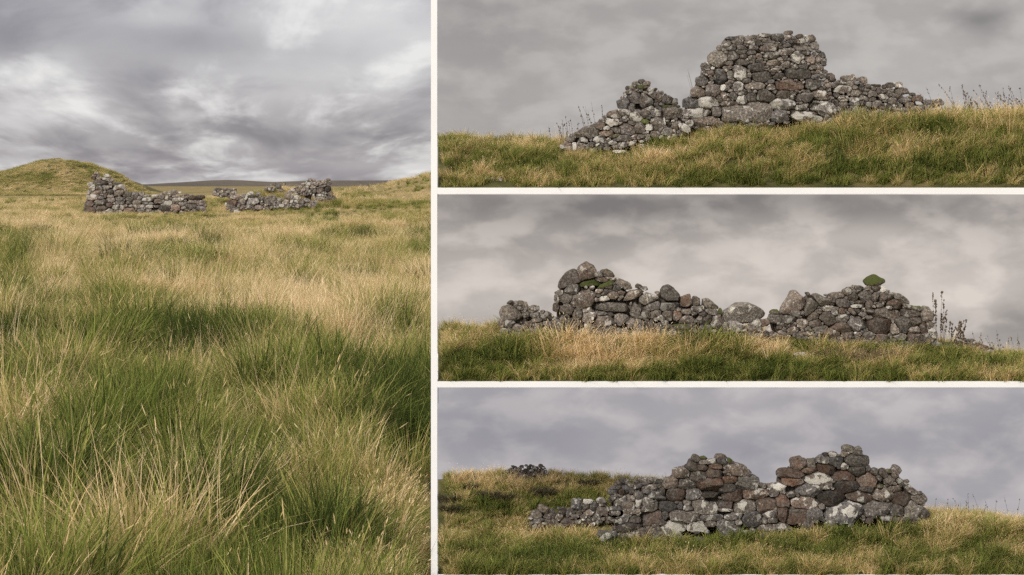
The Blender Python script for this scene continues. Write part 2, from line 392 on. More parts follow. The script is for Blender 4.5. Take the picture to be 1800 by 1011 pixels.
T3 = Terrain([(YF, [(700, 1012.5), (1850, 1012.5)]),
              (Y3 - .14, [(700, 985), (1000, 986), (1300, 980), (1850, 978)]),
              (Y3, [(700, 964), (930, 968), (1055, 968), (1160, 963), (1300, 953), (1400, 946), (1500, 936), (1640, 932), (1850, 938)]),
              (Y3 + .16, [(700, 930), (930, 942), (1080, 938), (1300, 918), (1640, 914), (1850, 930)]),
              (Y3 + .28, [(700, 890), (1000, 892), (1200, 890), (1640, 906), (1850, 927)]),
              (Y3 + .46, [(700, 842), (860, 837), (890, 834), (970, 833), (1000, 837), (1100, 843), (1200, 852), (1400, 880), (1640, 911), (1700, 919), (1850, 934)]),
              (YB - .15, [(700, 880), (1640, 925), (1850, 931)]), (YB, [(700, 900), (1640, 924), (1850, 925)])], 3.0)
T1.Y0, T2.Y0, T3.Y0 = Y1, Y2, Y3
for T in (T1, T2, T3): T.build()

# ------------------------------------------------------------------ stones
def ico(level):
    g = (1 + 5 ** .5) / 2
    V = [(-1, g, 0), (1, g, 0), (-1, -g, 0), (1, -g, 0), (0, -1, g), (0, 1, g), (0, -1, -g), (0, 1, -g), (g, 0, -1), (g, 0, 1), (-g, 0, -1), (-g, 0, 1)]
    Fc = [(0, 11, 5), (0, 5, 1), (0, 1, 7), (0, 7, 10), (0, 10, 11), (1, 5, 9), (5, 11, 4), (11, 10, 2), (10, 7, 6), (7, 1, 8), (3, 9, 4), (3, 4, 2), (3, 2, 6), (3, 6, 8), (3, 8, 9), (4, 9, 5), (2, 4, 11), (6, 2, 10), (8, 6, 7), (9, 8, 1)]
    V = [np.array(p) / np.linalg.norm(p) for p in V]
    for _ in range(level):
        cache, nf = {}, []
        def mid(a, b):
            k = (min(a, b), max(a, b))
            if k not in cache:
                p = V[a] + V[b]; V.append(p / np.linalg.norm(p)); cache[k] = len(V) - 1
            return cache[k]
        for a, b, c in Fc:
            ab, bc, ca = mid(a, b), mid(b, c), mid(c, a)
            nf += [(a, ab, ca), (b, bc, ab), (c, ca, bc), (ab, bc, ca)]
        Fc = nf
    return np.array(V), Fc


ICO = {1: ico(1), 2: ico(2), 3: ico(3)}
NA = 48
ANG = np.arange(NA) * 2 * math.pi / NA


def flags(s, r):
    """letters -> (lichen, moss, brown, value)"""
    L = min(1, .42 * s.count('l') + .62 * s.count('L') if s.count('L') < 2 else .86)
    Mo = min(1, .3 * s.count('m') + .6 * s.count('M'))
    B = min(1, .75 * s.count('B'))
    val = r.choice([.55, .75, .95, 1.1, 1.3], p=[.16, .24, .3, .2, .1]) * r.uniform(.9, 1.1) * (.62 ** s.count('D'))
    if L > .6: val = max(val, 1.0)
    if not s:
        L = r.choice([.1, .3, .42, .55]); Mo = r.choice([0, 0, .08, .15])
    return [L, Mo, B if B else r.choice([.0, .08, .18, .35]), val]


def conv(zoom, rows, extra=None):
    x0, y0, k = zoom
    o = []
    for r in rows:
        r = list(r); fl = ''
        if isinstance(r[0], tuple):                              # explicit outline
            if isinstance(r[-1], str): fl = r.pop()
            q = [(x0 + a / k, y0 + b / k) for a, b in r]
            lo, hi = np.min(q, 0), np.max(q, 0); c = (np.mean(q, 0) + (lo + hi) / 2) / 2
            o.append([c[0], c[1], hi[0] - lo[0], hi[1] - lo[1], 0, fl, q]); continue
        if isinstance(r[-1], str): fl = r.pop()
        rot = r[4] if len(r) > 4 else 0
        o.append([x0 + r[0] / k, y0 + r[1] / k, r[2] / k, r[3] / k, rot, fl, None])
    return o


def outline_radius(cx, cy, w, h, rot, poly, r, boxy, angular):
    """distance from the centre to the stone's own edge at NA angles (picture rows run downwards)"""
    if poly:
        out = np.full(NA, 1.0)
        for q in range(NA):
            dx, dy = math.cos(ANG[q]), math.sin(ANG[q]); best = 1.0
            for (ax, ay), (bx, by) in zip(poly, poly[1:] + poly[:1]):
                ex, ey = bx - ax, by - ay; den = dx * ey - dy * ex
                if abs(den) < 1e-9: continue
                tt = ((ax - cx) * ey - (ay - cy) * ex) / den; uu = ((ax - cx) * dy - (ay - cy) * dx) / den
                if tt > 0 and -1e-6 <= uu <= 1 + 1e-6: best = max(best, tt)
            out[q] = best
        return out
    a = R(rot); ca, sa = np.cos(ANG - a), np.sin(ANG - a)
    er = 1.0 / ((np.abs(ca) / (w / 2)) ** boxy + (np.abs(sa) / (h / 2)) ** boxy) ** (1 / boxy)
    if r.random() < angular:                                      # broken, straight edged outline
        n = r.integers(5, 8); ph = np.arange(n) * 2 * math.pi / n + r.uniform(0, 6.28) + r.normal(0, .22, n)
        for f in ph:                                              # half planes in the stone's own stretched frame
            dd = (ca * 2 / w * math.cos(f) + sa * 2 / h * math.sin(f)); q = r.uniform(.84, 1.04)
            er = np.where(dd > 1e-6, np.minimum(er * 1.0, q / np.maximum(dd, 1e-6)), er)
        return er * 1.06
    return er * (1 + sum(r.normal(0, .035) * np.cos(j * ANG + r.uniform(0, 6.28)) for j in (2, 3, 4, 5)))


class Ruin:
    def __init__(s, name, label, cat, Y, manual, poly=None, fill=(20, 14), ymap=None, mat=M_STONE, core=True, thick=55, group=None, level=(2, 3), maxfill=160, seed=1, batter=.12, fillflag='', plump=1.0, boxy=3.3, angular=.78):
        r = np.random.default_rng(seed); STEP = .5
        ys_ = [m[1] for m in manual] + ([p[1] for p in poly] if poly else [])
        xs_ = [m[0] for m in manual] + ([p[0] for p in poly] if poly else [])
        x0, x1, y0, y1 = min(xs_) - 40, max(xs_) + 40, min(ys_) - 30, max(ys_) + 30
        nx, ny = int((x1 - x0) / STEP), int((y1 - y0) / STEP)
        gx = x0 + np.arange(nx) * STEP; gy = y0 + np.arange(ny) * STEP
        D = np.full((ny, nx), 9.0); Lb = np.full((ny, nx), -1, int)
        inside = np.zeros((ny, nx), bool)
        if poly:
            PX, PY = np.meshgrid(gx, gy); n = len(poly)
            for a in range(n):
                (ax, ay), (bx, by) = poly[a], poly[(a + 1) % n]
                if ay == by: continue
                c = ((ay > PY) != (by > PY)) & (PX < (bx - ax) * (PY - ay) / (by - ay) + ax)
                inside ^= c
        seeds = []
        def add(sd_):
            cx, cy, w, h, rot, fl, pg = sd_
            k = len(seeds); er = outline_radius(cx, cy, w, h, rot, pg, r, boxy, angular); seeds.append((cx, cy, w, h, rot, fl, er))
            rr = er.max() * 1.7 + 2
            ix0, ix1 = max(0, int((cx - rr - x0) / STEP)), min(nx, int((cx + rr - x0) / STEP) + 1)
            iy0, iy1 = max(0, int((cy - rr - y0) / STEP)), min(ny, int((cy + rr - y0) / STEP) + 1)
            X, Yg = np.meshgrid(gx[ix0:ix1] - cx, gy[iy0:iy1] - cy)
            dd = np.hypot(X, Yg) / np.interp(np.arctan2(Yg, X) % (2 * math.pi), np.append(ANG, 2 * math.pi), np.append(er, er[0]))
            if pg: dd = dd ** 1.5 * .8                            # measured outlines win over their neighbours
            sub = D[iy0:iy1, ix0:ix1]; m_ = dd < sub
            sub[m_] = dd[m_]; Lb[iy0:iy1, ix0:ix1][m_] = k
        for m_ in manual: add(m_)
        nman = len(seeds)
        if poly:
            for tries in range(maxfill * 3):
                if len(seeds) - nman >= maxfill: break
                free = np.argwhere(inside & (D > 1.12))
                if len(free) < 30: break
                iy, ix = free[r.integers(len(free))]
                dd = D[iy, ix]; q = float(np.clip((dd - .75) / .9, .45, 1))
                w = fill[0] * r.uniform(.65, 1.35) * q; h = fill[1] * r.uniform(.7, 1.25) * q
                add([gx[ix], gy[iy], w, h, r.uniform(-22, 22) * (2 if angular > .9 else 1), fillflag if r.random() < .5 else '', None])
        base = max(ys_)
        root = link(name, None, label=label, cat=cat, group=group)
        cxm = (min(xs_) + max(xs_)) / 2
        root.location = at(cxm, base, Y if ymap is None else Y + ymap(cxm, base))
        rl = np.array(root.location)
        s.root = root; s.n = 0; sc = Y / F
        union = np.zeros((ny, nx), bool)
        for k, (cx, cy, w, h, rot, fl, er) in enumerate(seeds):
            own = bool(manual[k:k + 1] and manual[k][6])
            reach = er * (1.0 if own else 1.36); rad = er * (1.0 if own else 1.03)
            for q in range(NA):
                rs = np.arange(.15, 1.001, .035) * reach[q]
                ix = ((cx + rs * math.cos(ANG[q]) - x0) / STEP + .5).astype(int); iy = ((cy + rs * math.sin(ANG[q]) - y0) / STEP + .5).astype(int)
                lb = Lb[np.clip(iy, 0, ny - 1), np.clip(ix, 0, nx - 1)]
                bad = np.nonzero((lb != k) & (lb >= 0))[0]
                if len(bad): rad[q] = max(rs[bad[0]] - .1, .2 * er[q])     # wedged against its neighbour
            rad = .14 * np.roll(rad, 1) + .72 * rad + .14 * np.roll(rad, -1) - .5 * min(1.0, (w + h) / 40)
            if poly and k >= nman and rad.mean() < .22 * (w + h) * .5: continue
            if rad.mean() < 1.2: continue
            big = max(w, h)
            V, Fc = ICO[level[1] if big > 17 else level[0]]
            th = np.arctan2(-V[:, 2], V[:, 0]) % (2 * math.pi)
            rv = np.interp(th, np.append(ANG, 2 * math.pi), np.append(rad, rad[0]))
            rho = np.hypot(V[:, 0], V[:, 2]); dep = plump * (.30 * min(w, h) + .20 * max(w, h)) * r.uniform(.85, 1.2)
            inp = rv * np.minimum(1, rho * 1.12) ** .42
            P = np.stack([inp * np.cos(th), np.sign(V[:, 1]) * np.abs(V[:, 1]) ** .62 * dep, -inp * np.sin(th)], 1)
            tilt = r.normal(0, .14), r.normal(.10, .14)
            P[:, 1] += P[:, 0] * tilt[0] + P[:, 2] * tilt[1]
            for _ in range(r.integers(3, 6)):                    # broken faces towards the viewer's side
                nrm = np.array((r.normal(0, .55), -1.0, r.normal(0, .5))); nrm /= np.linalg.norm(nrm)
                e = P @ nrm; e -= e.max() * r.uniform(.66, .9); P -= np.outer(np.clip(e, 0, None), nrm) * .95
            for _ in range(r.integers(1, 4)):                    # knocked-off corners
                nrm = r.normal(size=3); nrm /= np.linalg.norm(nrm)
                e = P @ nrm; e -= e.max() * r.uniform(.78, .93); P -= np.outer(np.clip(e, 0, None), nrm) * .95
            off = r.uniform(0, 99); amp = .06 * min(w, h)
            fr = 2.4 / max(4, (w + h) / 2)
            for q in range(len(P)):
                p = P[q]; nn = mnoise.noise((p[0] * fr + off, p[1] * fr, p[2] * fr)) + .5 * mnoise.noise((p[0] * fr * 2.3, p[1] * fr * 2.3 + off, p[2] * fr * 2.3))
                P[q] = p * (1 + nn * amp / (np.linalg.norm(p) + 1e-6))
            yo = (ymap(cx, cy) if ymap else 0) + (dep * (.85 + r.normal(0, .12)) + (base - cy) * batter) * sc
            o = link('stone', pymesh('stone', P * sc, Fc, False), root, [mat])
            o.location = np.array(at(cx, cy, Y + yo)) - rl
            o.color = flags(fl, r); s.n += 1
            iy0, iy1 = max(0, int((cy - h - y0) / STEP)), min(ny, int((cy + h - y0) / STEP)); ix0, ix1 = max(0, int((cx - w - x0) / STEP)), min(nx, int((cx + w - x0) / STEP))
            union[iy0:iy1, ix0:ix1] |= (Lb[iy0:iy1, ix0:ix1] == k) & (D[iy0:iy1, ix0:ix1] < 1.0)
        # footprint for keeping grass out of the masonry
        cols = union.any(0); s.foot = (gx[cols].min(), gx[cols].max(), Y, thick * sc, ymap)
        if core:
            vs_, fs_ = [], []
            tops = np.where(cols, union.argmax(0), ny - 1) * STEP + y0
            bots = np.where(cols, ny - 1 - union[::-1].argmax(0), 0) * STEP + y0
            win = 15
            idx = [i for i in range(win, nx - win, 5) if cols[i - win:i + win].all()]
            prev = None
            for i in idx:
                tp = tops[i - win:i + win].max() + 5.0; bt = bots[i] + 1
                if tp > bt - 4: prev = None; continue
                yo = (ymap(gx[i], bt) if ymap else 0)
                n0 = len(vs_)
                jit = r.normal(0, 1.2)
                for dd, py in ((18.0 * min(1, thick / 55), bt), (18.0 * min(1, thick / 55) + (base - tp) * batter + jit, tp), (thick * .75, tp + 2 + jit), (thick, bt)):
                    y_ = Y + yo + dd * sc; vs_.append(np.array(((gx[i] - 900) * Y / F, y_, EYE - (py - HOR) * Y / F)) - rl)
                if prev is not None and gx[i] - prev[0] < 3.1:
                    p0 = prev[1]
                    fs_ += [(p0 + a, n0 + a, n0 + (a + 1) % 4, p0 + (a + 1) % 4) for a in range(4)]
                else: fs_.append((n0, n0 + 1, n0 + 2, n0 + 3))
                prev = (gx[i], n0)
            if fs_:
                c = link('rubble_core', pymesh('rubble_core', vs_, fs_), root, [mat]); c.color = (.1, 0, .2, .55)  # core toned darker: shade of the gaps between stones put into its colour
        if s.n == 1 and not core:                                # a lone stone is one mesh of its own
            st = root.children[0]; st.parent = None; st.location = rl + np.array(st.location)
            bpy.data.objects.remove(root); st.name = name; st['label'] = label; st['category'] = cat
            if group: st['group'] = group
            s.root = st


def zm(x0, y0, x1, y1, w): return (x0, y0, w / (x1 - x0))
Z1a = zm(960, 40, 1260, 280, 1264); Z1b = zm(1200, 40, 1480, 230, 1490); Z1c = zm(1440, 100, 1800, 330, 1582)
Z2a = zm(860, 440, 1180, 640, 1618); Z2b = zm(1140, 480, 1420, 640, 1769); Z2c = zm(1340, 470, 1760, 650, 1800)
Z3a = zm(920, 780, 1240, 980, 1618); Z3b = zm(1160, 780, 1420, 960, 1460); Z3c = zm(1360, 770, 1660, 950, 1685); Z3d = zm(768, 800, 1100, 1011, 1591)
ZLa = zm(130, 290, 380, 400, 1800); ZLb = zm(360, 290, 610, 400, 1800)

RUINS = []
# --- upper view -----------------------------------------------------------------------------------
tower = conv(Z1b, [(455,148,115,40),(550,138,60,45),(620,165,100,95),(700,182,62,75),(760,120,115,45),(785,170,75,50),(885,140,120,75),(990,92,80,40,0,'m'),(985,135,90,45),(1090,128,80,45),(1190,150,110,70),
 (410,200,100,70),(510,185,95,50,0,'m'),(345,235,55,50),(1115,172,60,50,0,'LL'),(1000,175,80,40),(1055,172,40,50),(450,240,100,45),(550,235,105,50),(655,235,95,55),(800,235,180,80,0,'l'),(970,212,90,40),(1120,235,210,60,10,'m'),(1225,215,110,80),
 (330,340,185,150,0,'m'),(475,310,105,90),(545,275,120,45,0,'m'),(640,280,90,50),(570,320,70,55),(655,330,70,55,0,'l'),(710,315,55,50),(725,350,80,40),(830,310,150,85),(960,270,140,75,-8,'L'),(955,335,55,50),(1065,325,135,105,0,'L'),(1155,285,90,40),(1195,345,110,75),(1265,345,60,80),
 (215,410,100,75),(540,370,130,70),(840,375,140,65,0,'m'),(695,420,155,85,-5,'D'),(965,395,90,60,0,'L'),(1045,415,80,45),(1130,408,105,50),(1225,415,90,45),(535,470,135,150,0,'L'),(265,470,80,50),(350,510,140,130),(440,490,60,90),(860,445,115,50,-5,'l'),(735,505,180,105),(895,500,105,60),(1065,480,270,100,5),
 (595,545,90,50),(1235,505,65,65),(185,540,140,105),(625,490,40,50),(815,550,90,40),(1310,500,55,55),(1300,430,35,70,0,'L'),(145,650,140,110,0,'l'),(280,635,140,110),(395,610,85,65,0,'l'),(515,600,110,90,0,'L'),(665,595,195,75,0,'l'),(825,605,70,60,0,'L'),(1000,588,265,105,2,'B'),(1215,580,160,95),
 (70,755,150,110),(245,745,200,105,0,'LL'),(385,690,65,85),(470,690,80,80,0,'l'),(545,660,120,35,0,'l'),(550,730,100,90,0,'L'),(640,705,95,90,0,'D'),(765,685,180,115),(940,672,140,90),(1130,695,175,95,0,'l'),(1280,680,120,100),(430,760,135,60),(930,765,250,100,-5,'L'),(1105,790,120,60,0,'L'),(1250,745,90,40),
 (130,850,270,90,0,'L'),(320,830,100,90),(600,840,480,190,-5,'l'),(900,880,170,110,0,'l'),(1150,880,280,110,8,'LL'),(1310,800,270,150,25,'L'),(210,930,270,90),(70,945,110,50),(1230,860,60,60)])
RUINS.append((Ruin('ruined_tower', 'tall tapering round tower stump of dry lichen stones on the upper hillside', 'ruin', Y1 + .012, tower,
    [(1200,222),(1212,180),(1232,130),(1262,90),(1275,66),(1390,62),(1440,78),(1450,110),(1452,140),(1464,170),(1470,205),(1440,212),(1330,220),(1230,226)], (15, 11), seed=11, thick=80, maxfill=150, fillflag='l',
    ymap=lambda px, py: .00045 * max(0, abs(px - 1335) - 40) ** 1.25 * .5), T1))
mound = conv(Z1a, [(705,435,60,35),(745,450,60,40),(660,450,50,35),(640,480,60,30,0,'M'),(700,475,110,30,0,'MM'),(775,500,100,30),(612,515,45,40),(655,550,90,90),(735,585,110,100),(790,530,80,70),(835,550,70,90),(570,600,95,85),(850,525,40,40),(900,575,120,70,20),(945,590,60,60,0,'l'),(925,625,150,35,0,'M'),(625,625,70,50),(760,640,80,60)])
RUINS.append((Ruin('rubble_mound', 'small peaked stone heap with yellow moss cap beside the tower stump', 'ruin', Y1 + .07, mound,
    [(1083,190),(1100,155),(1125,142),(1150,155),(1192,178),(1200,215),(1090,215)], (17, 12), seed=12, thick=60, maxfill=34), T1))
scree = conv(Z1a, [(500,680,110,65),(570,665,100,50,0,'L'),(660,700,90,70,0,'LL'),(810,665,80,60,0,'L'),(930,670,150,90),(490,735,105,65,0,'LL'),(395,765,90,60),(300,815,190,90,-25),(180,855,80,60),(160,915,120,55,0,'L'),(205,915,45,60,0,'LL'),(260,915,70,60),(270,860,80,50,0,'L'),(395,870,90,50,0,'L'),(440,780,60,30,0,'LL'),(520,795,60,60),(460,820,120,40),(510,840,80,40,0,'M'),(600,790,110,90),(560,855,150,50),(490,890,60,35,0,'L'),(690,780,80,80),(730,670,80,60),(770,775,70,50,-20,'LL'),(830,750,110,110),(875,735,20,70,0,'LL'),(810,830,70,60),(900,810,90,60,0,'L'),(700,850,70,40),(955,760,50,60),(1060,745,60,50,0,'L'),(730,730,60,30,0,'MM'),(635,745,60,40,0,'L')])
RUINS.append((Ruin('tumbled_wall', 'low spill of broken white spotted stones sloping down from the tower stump', 'ruin', Y1 - .02, scree,
    [(990,255),(1030,225),(1060,205),(1085,196),(1150,188),(1200,190),(1218,222),(1205,236),(1150,243),(1100,258),(1040,264),(990,264)], (13, 9), seed=13, thick=50, fillflag='L', maxfill=60), T1))
rwall = conv(Z1c, [(215,165,120,50,-10),(235,205,70,40),(295,200,60,40),(85,160,80,60,40),(180,250,130,60,0,'L'),(285,280,90,55,0,'L'),(320,225,70,40),(340,315,70,60,0,'L'),(400,285,80,60,0,'l'),(370,230,60,40),(480,265,100,50,0,'l'),(440,222,90,22,0,'M'),(540,220,60,45,0,'D'),(615,215,65,50),(630,265,100,50),(600,305,80,40,0,'l'),(650,335,100,50),(540,290,50,40),(720,290,50,30),(760,320,80,50,0,'B'),(840,350,80,40),(915,355,90,60),(1015,410,80,30),(265,335,65,60,0,'L'),(185,325,70,50,0,'L')])
RUINS.append((Ruin('stone_wall', 'low pale stone wall running downhill from the tower stump towards tall grass', 'wall', Y1 + .10, rwall,
    [(1446,150),(1462,150),(1480,140),(1500,135),(1530,146),(1585,146),(1600,163),(1625,172),(1660,182),(1672,196),(1600,203),(1530,205),(1470,212),(1455,200)], (17, 12), seed=14, thick=55, fillflag='l', maxfill=70), T1))
# --- middle view ----------------------------------------------------------------------------------
stub = conv(Z2a, [(190,560,190,130,0,'m'),(190,465,60,40),(240,475,50,60),(320,490,50,60),(400,520,100,65,-10),(280,470,50,50,0,'M'),(405,575,100,50),(500,580,100,70,-15),(430,620,90,40,0,'m'),(180,650,90,70),(105,650,60,70),(270,690,110,60),(350,660,80,60),(260,755,110,70),(420,660,100,40,-20),(470,720,130,40,-35,'L'),(360,710,80,50,-30),(540,600,70,60),(520,650,80,50),(150,720,110,50)])
RUINS.append((Ruin('wall_stub', 'squat mossy stone stub standing apart at the end of the boulder wall', 'ruin', Y2 + .05, stub,
    [(877,600),(878,560),(885,535),(950,545),(975,550),(985,600)], (16, 12), seed=21, thick=60, maxfill=26, angular=1.0), T2))
mid = conv(Z2a, [((608,345),(612,290),(650,230),(690,190),(750,165),(800,195),(830,270),(780,300),(730,300),(690,320),(650,345),'m'),((770,165),(865,92),(925,130),(957,180),(935,245),(850,260),(800,280)),(1050,205,130,70,20,'M'),(960,215,100,50),(1000,265,150,45,-5,'l'),(910,290,230,50,-8,'MM'),(1040,305,140,45,-25,'MM'),(1060,245,60,30,0,'L'),(740,340,130,110),(625,380,70,60),(680,420,130,80),(840,440,210,160,-10,'l'),(600,430,50,70),(590,510,60,80),(680,530,130,90),(1060,330,80,40),(990,365,80,40),(1040,365,130,60,-25),(1130,335,70,60),(1190,300,170,70,25),(1095,400,100,60,0,'l'),(1020,430,110,50,-15),(1175,380,60,40),((1170,455),(1240,360),(1330,340),(1390,365),(1300,430),'l'),((1330,420),(1400,370),(1500,405),(1510,430),(1380,490),(1330,460)),(1380,340,55,40),((908,500),(960,465),(1080,448),(1200,460),(1245,505),(1220,540),(1050,545),(930,520),'l'),((1290,450),(1355,520),(1330,590),(1290,615),(1240,560),'l'),(880,590,130,120,45),(1010,620,180,100),(990,560,100,40),(780,570,90,100),(870,530,90,70),(1170,605,120,80),(1280,640,120,80,-30),(1390,570,100,80,-30),(1450,500,130,80,-10),(1480,560,80,70),(1440,680,110,110),(1150,720,130,60,0,'l'),(1290,750,90,60,0,'L'),(1500,690,60,60),(780,650,110,70),(1340,690,60,60),(1060,700,100,60)]) + \
 conv(Z2b, [((128,200),(150,150),(210,122),(270,150),(330,210),(355,245),(330,310),(270,320),(200,310),(135,265),'l'),((350,260),(465,225),(485,330),(430,390),(350,360),'B'),(520,310,90,100),((590,290),(660,275),(740,340),(790,400),(700,400),(620,380)),(700,420,120,80),(795,415,40,60,0,'MM'),(235,370,210,90,-5),(220,470,120,110,20),(310,470,90,110,35,'B'),(420,520,170,80,-5,'l'),(420,430,110,60),(540,400,120,90),(650,520,120,110),(760,550,140,170,0,'L'),(810,640,110,80),(380,600,190,80,0,'M'),(220,600,100,60,0,'l'),(140,500,90,60,30,'LL'),(60,460,90,90),(50,590,100,110),(150,600,60,50)])
RUINS.append((Ruin('boulder_wall', 'collapsed heap of big angular boulders topped by one sharp pointed rock', 'ruin', Y2, mid,
    [(978,585),(975,530),(982,495),(1025,462),(1080,488),(1110,500),(1160,512),(1195,515),(1260,545),(1268,585),(1180,600),(1060,590)], (16, 12), seed=22, thick=75, maxfill=80, boxy=2.4, angular=1.0), T2))
slab = conv(Z2b, [((770,500),(800,440),(890,380),(970,325),(1050,318),(1150,340),(1240,380),(1305,430),(1290,490),(1200,530),(1100,560),(1000,570),(870,560),'l')])
RUINS.append((Ruin('boulder', 'broad sloping grey slab boulder leaning alone in the gap of the wall', 'boulder', Y2 + .02, slab, None, seed=23, core=False, boxy=2.2, plump=.8), T2))
gap = conv(Z2b, [(950,590,190,120,0,'l'),(1060,630,110,40,0,'L'),(1190,570,140,90,-20,'L'),(1290,550,110,90,0,'B'),(1140,620,120,60),(860,600,80,90)])
RUINS.append((Ruin('low_footing', 'half buried row of footing stones under the broad slab boulder', 'ruin', Y2 - .01, gap,
    [(1270,590),(1280,570),(1350,565),(1360,590)], (14, 10), seed=24, core=False, fillflag='l', maxfill=8), T2))
rgt = conv(Z2b, [((1590,183),(1640,195),(1760,290),(1740,360),(1650,420),(1560,465),(1450,455),(1480,380)),(1400,500,160,110),(1560,510,160,110),(1400,435,110,60,0,'M'),(1610,440,160,100,10,'l'),(1600,630,140,70,0,'L'),(1700,560,120,120)]) + \
 conv(Z2c, [((330,240),(365,222),(410,265),(405,310),(340,370),(305,370)),((365,200),(400,190),(500,235),(555,285),(500,300),(430,290)),(490,300,110,60),(610,270,110,80,15),(560,210,120,50,5,'m'),(640,180,70,60),(680,150,25,35),(725,155,70,40),(685,225,80,60),(770,210,120,90,0,'ml'),(800,160,50,40),(850,220,70,80,30,'m'),(930,220,130,70,5),(1040,240,150,60,35),(905,165,60,50),(860,160,90,40),(1000,275,130,100,0,'B'),(960,300,60,50),(1085,290,100,40,35),(800,280,80,70),(735,265,90,30,0,'D'),(720,290,120,40),(880,285,60,40),(920,345,260,80,3,'l'),(820,330,80,30),(545,340,60,50,0,'l'),(600,330,70,60,30,'B'),(680,335,80,40,45),(710,325,70,45,0,'D'),(750,350,60,40),(800,378,60,30),(1115,345,170,80,5,'l'),(1160,310,90,40,10,'M'),(1230,355,110,120,10,'m'),(1155,400,110,90),(490,380,130,90,20),(600,375,120,80),(700,420,160,120,30,'l'),(590,455,170,90,0,'B'),(880,440,200,120,3,'B'),(1050,430,130,130),(1145,470,90,50),(1210,450,60,100,0,'B'),(1265,430,70,40),(1280,500,70,80,0,'L'),(395,420,110,60),(380,370,90,60,-30),(520,495,140,90,0,'l'),(440,470,120,70),(640,510,90,60,0,'l'),(800,510,110,60),(890,530,120,60,0,'B'),(1000,470,70,100),(1150,540,170,90,15,'B'),(1240,530,80,70),(1310,590,80,70),(1040,520,120,50),(790,560,120,40,0,'l'),(700,560,80,40),(320,500,100,40,0,'L'),(1110,585,130,40,20)])
RUINS.append((Ruin('stone_wall', 'low stacked wall rising to one peak between a pyramid boulder and dried dock stalks', 'wall', Y2 + .01, rgt,
    [(1368,560),(1372,545),(1400,515),(1460,520),(1500,506),(1560,510),(1600,540),(1636,545),(1642,600),(1560,606),(1440,600),(1370,585)], (14, 10), seed=25, thick=70, maxfill=90, boxy=2.5, angular=1.0), T2))
cap = conv(Z2c, [((762,110),(790,75),(850,50),(880,70),(915,85),(918,115),(880,140),(820,148),(775,138),'Mmm')])
RUINS.append((Ruin('mossy_cap_stone', 'bright green moss covered stone perched on the peak of the stacked wall', 'stone', Y2 + .05, cap, None, seed=26, core=False, boxy=2.2), T2))
rm = conv(Z2c, [(1440,600,200,70,0,'M'),(1560,610,110,60,0,'mB'),(1640,610,120,50,0,'B'),(1705,635,100,40)])
RUINS.append((Ruin('rubble_bank', 'low turfed bank of stones trailing off behind the dried dock stalks', 'bank', Y2 + .07, rm,
    [(1668,620),(1675,600),(1700,595),(1745,612),(1750,622)], (11, 8), seed=27, fillflag='m', maxfill=14), T2))
# --- lower view -----------------------------------------------------------------------------------
lr = conv(Z3a, [(180,580,110,60,25),(115,625,90,70),(240,650,110,60,-15,'l'),(240,690,120,90),(130,685,130,40,-5,'L'),(350,600,80,60,-30),(475,540,100,100),(420,585,60,35),(400,615,60,40,0,'l'),(495,615,60,40),(575,515,90,45,0,'LL'),(620,560,70,100,10),(560,560,60,60),(590,615,90,60),(690,505,80,50,0,'L'),(705,540,70,40),(700,590,120,80),(390,690,100,80,0,'B'),(310,650,70,60),(540,650,70,40),(460,640,70,30),(640,640,60,50)])
RUINS.append((Ruin('tumbled_wall', 'low broken line of grey stones half sunk in pale grass beside the high wall', 'ruin', Y3 + .155, lr,
    [(932,925),(932,905),(950,892),(1000,893),(1060,880),(1080,895),(1080,920),(1000,926)], (13, 9), mat=M_STONE3, seed=31, fillflag='l', maxfill=36), T3))
bw = conv(Z3a, [(880,325,65,40),(835,350,60,40),(785,425,80,50),(800,390,50,40),(840,385,60,40),(880,425,70,60,0,'B'),(920,400,90,60,15),(950,370,60,35),(925,335,40,40),(1030,370,50,45),(1070,405,40,40,0,'l'),(1115,395,70,60),(1150,325,60,50,25),(1085,350,60,40,0,'m'),(1000,335,60,30),(1005,440,80,50),(965,425,50,50),(800,480,70,50),(840,465,90,30),(865,510,130,90,0,'l'),(970,490,120,70),(840,570,100,40,0,'l'),(1210,340,60,50)])
RUINS.append((Ruin('back_wall', 'far side wall of small rounded stones showing behind the high wall end', 'wall', Y3 + .14, bw,
    [(1068,885),(1078,860),(1095,842),(1150,843),(1175,845),(1175,905),(1085,905)], (12, 9), mat=M_STONE3, seed=32, maxfill=36), T3))
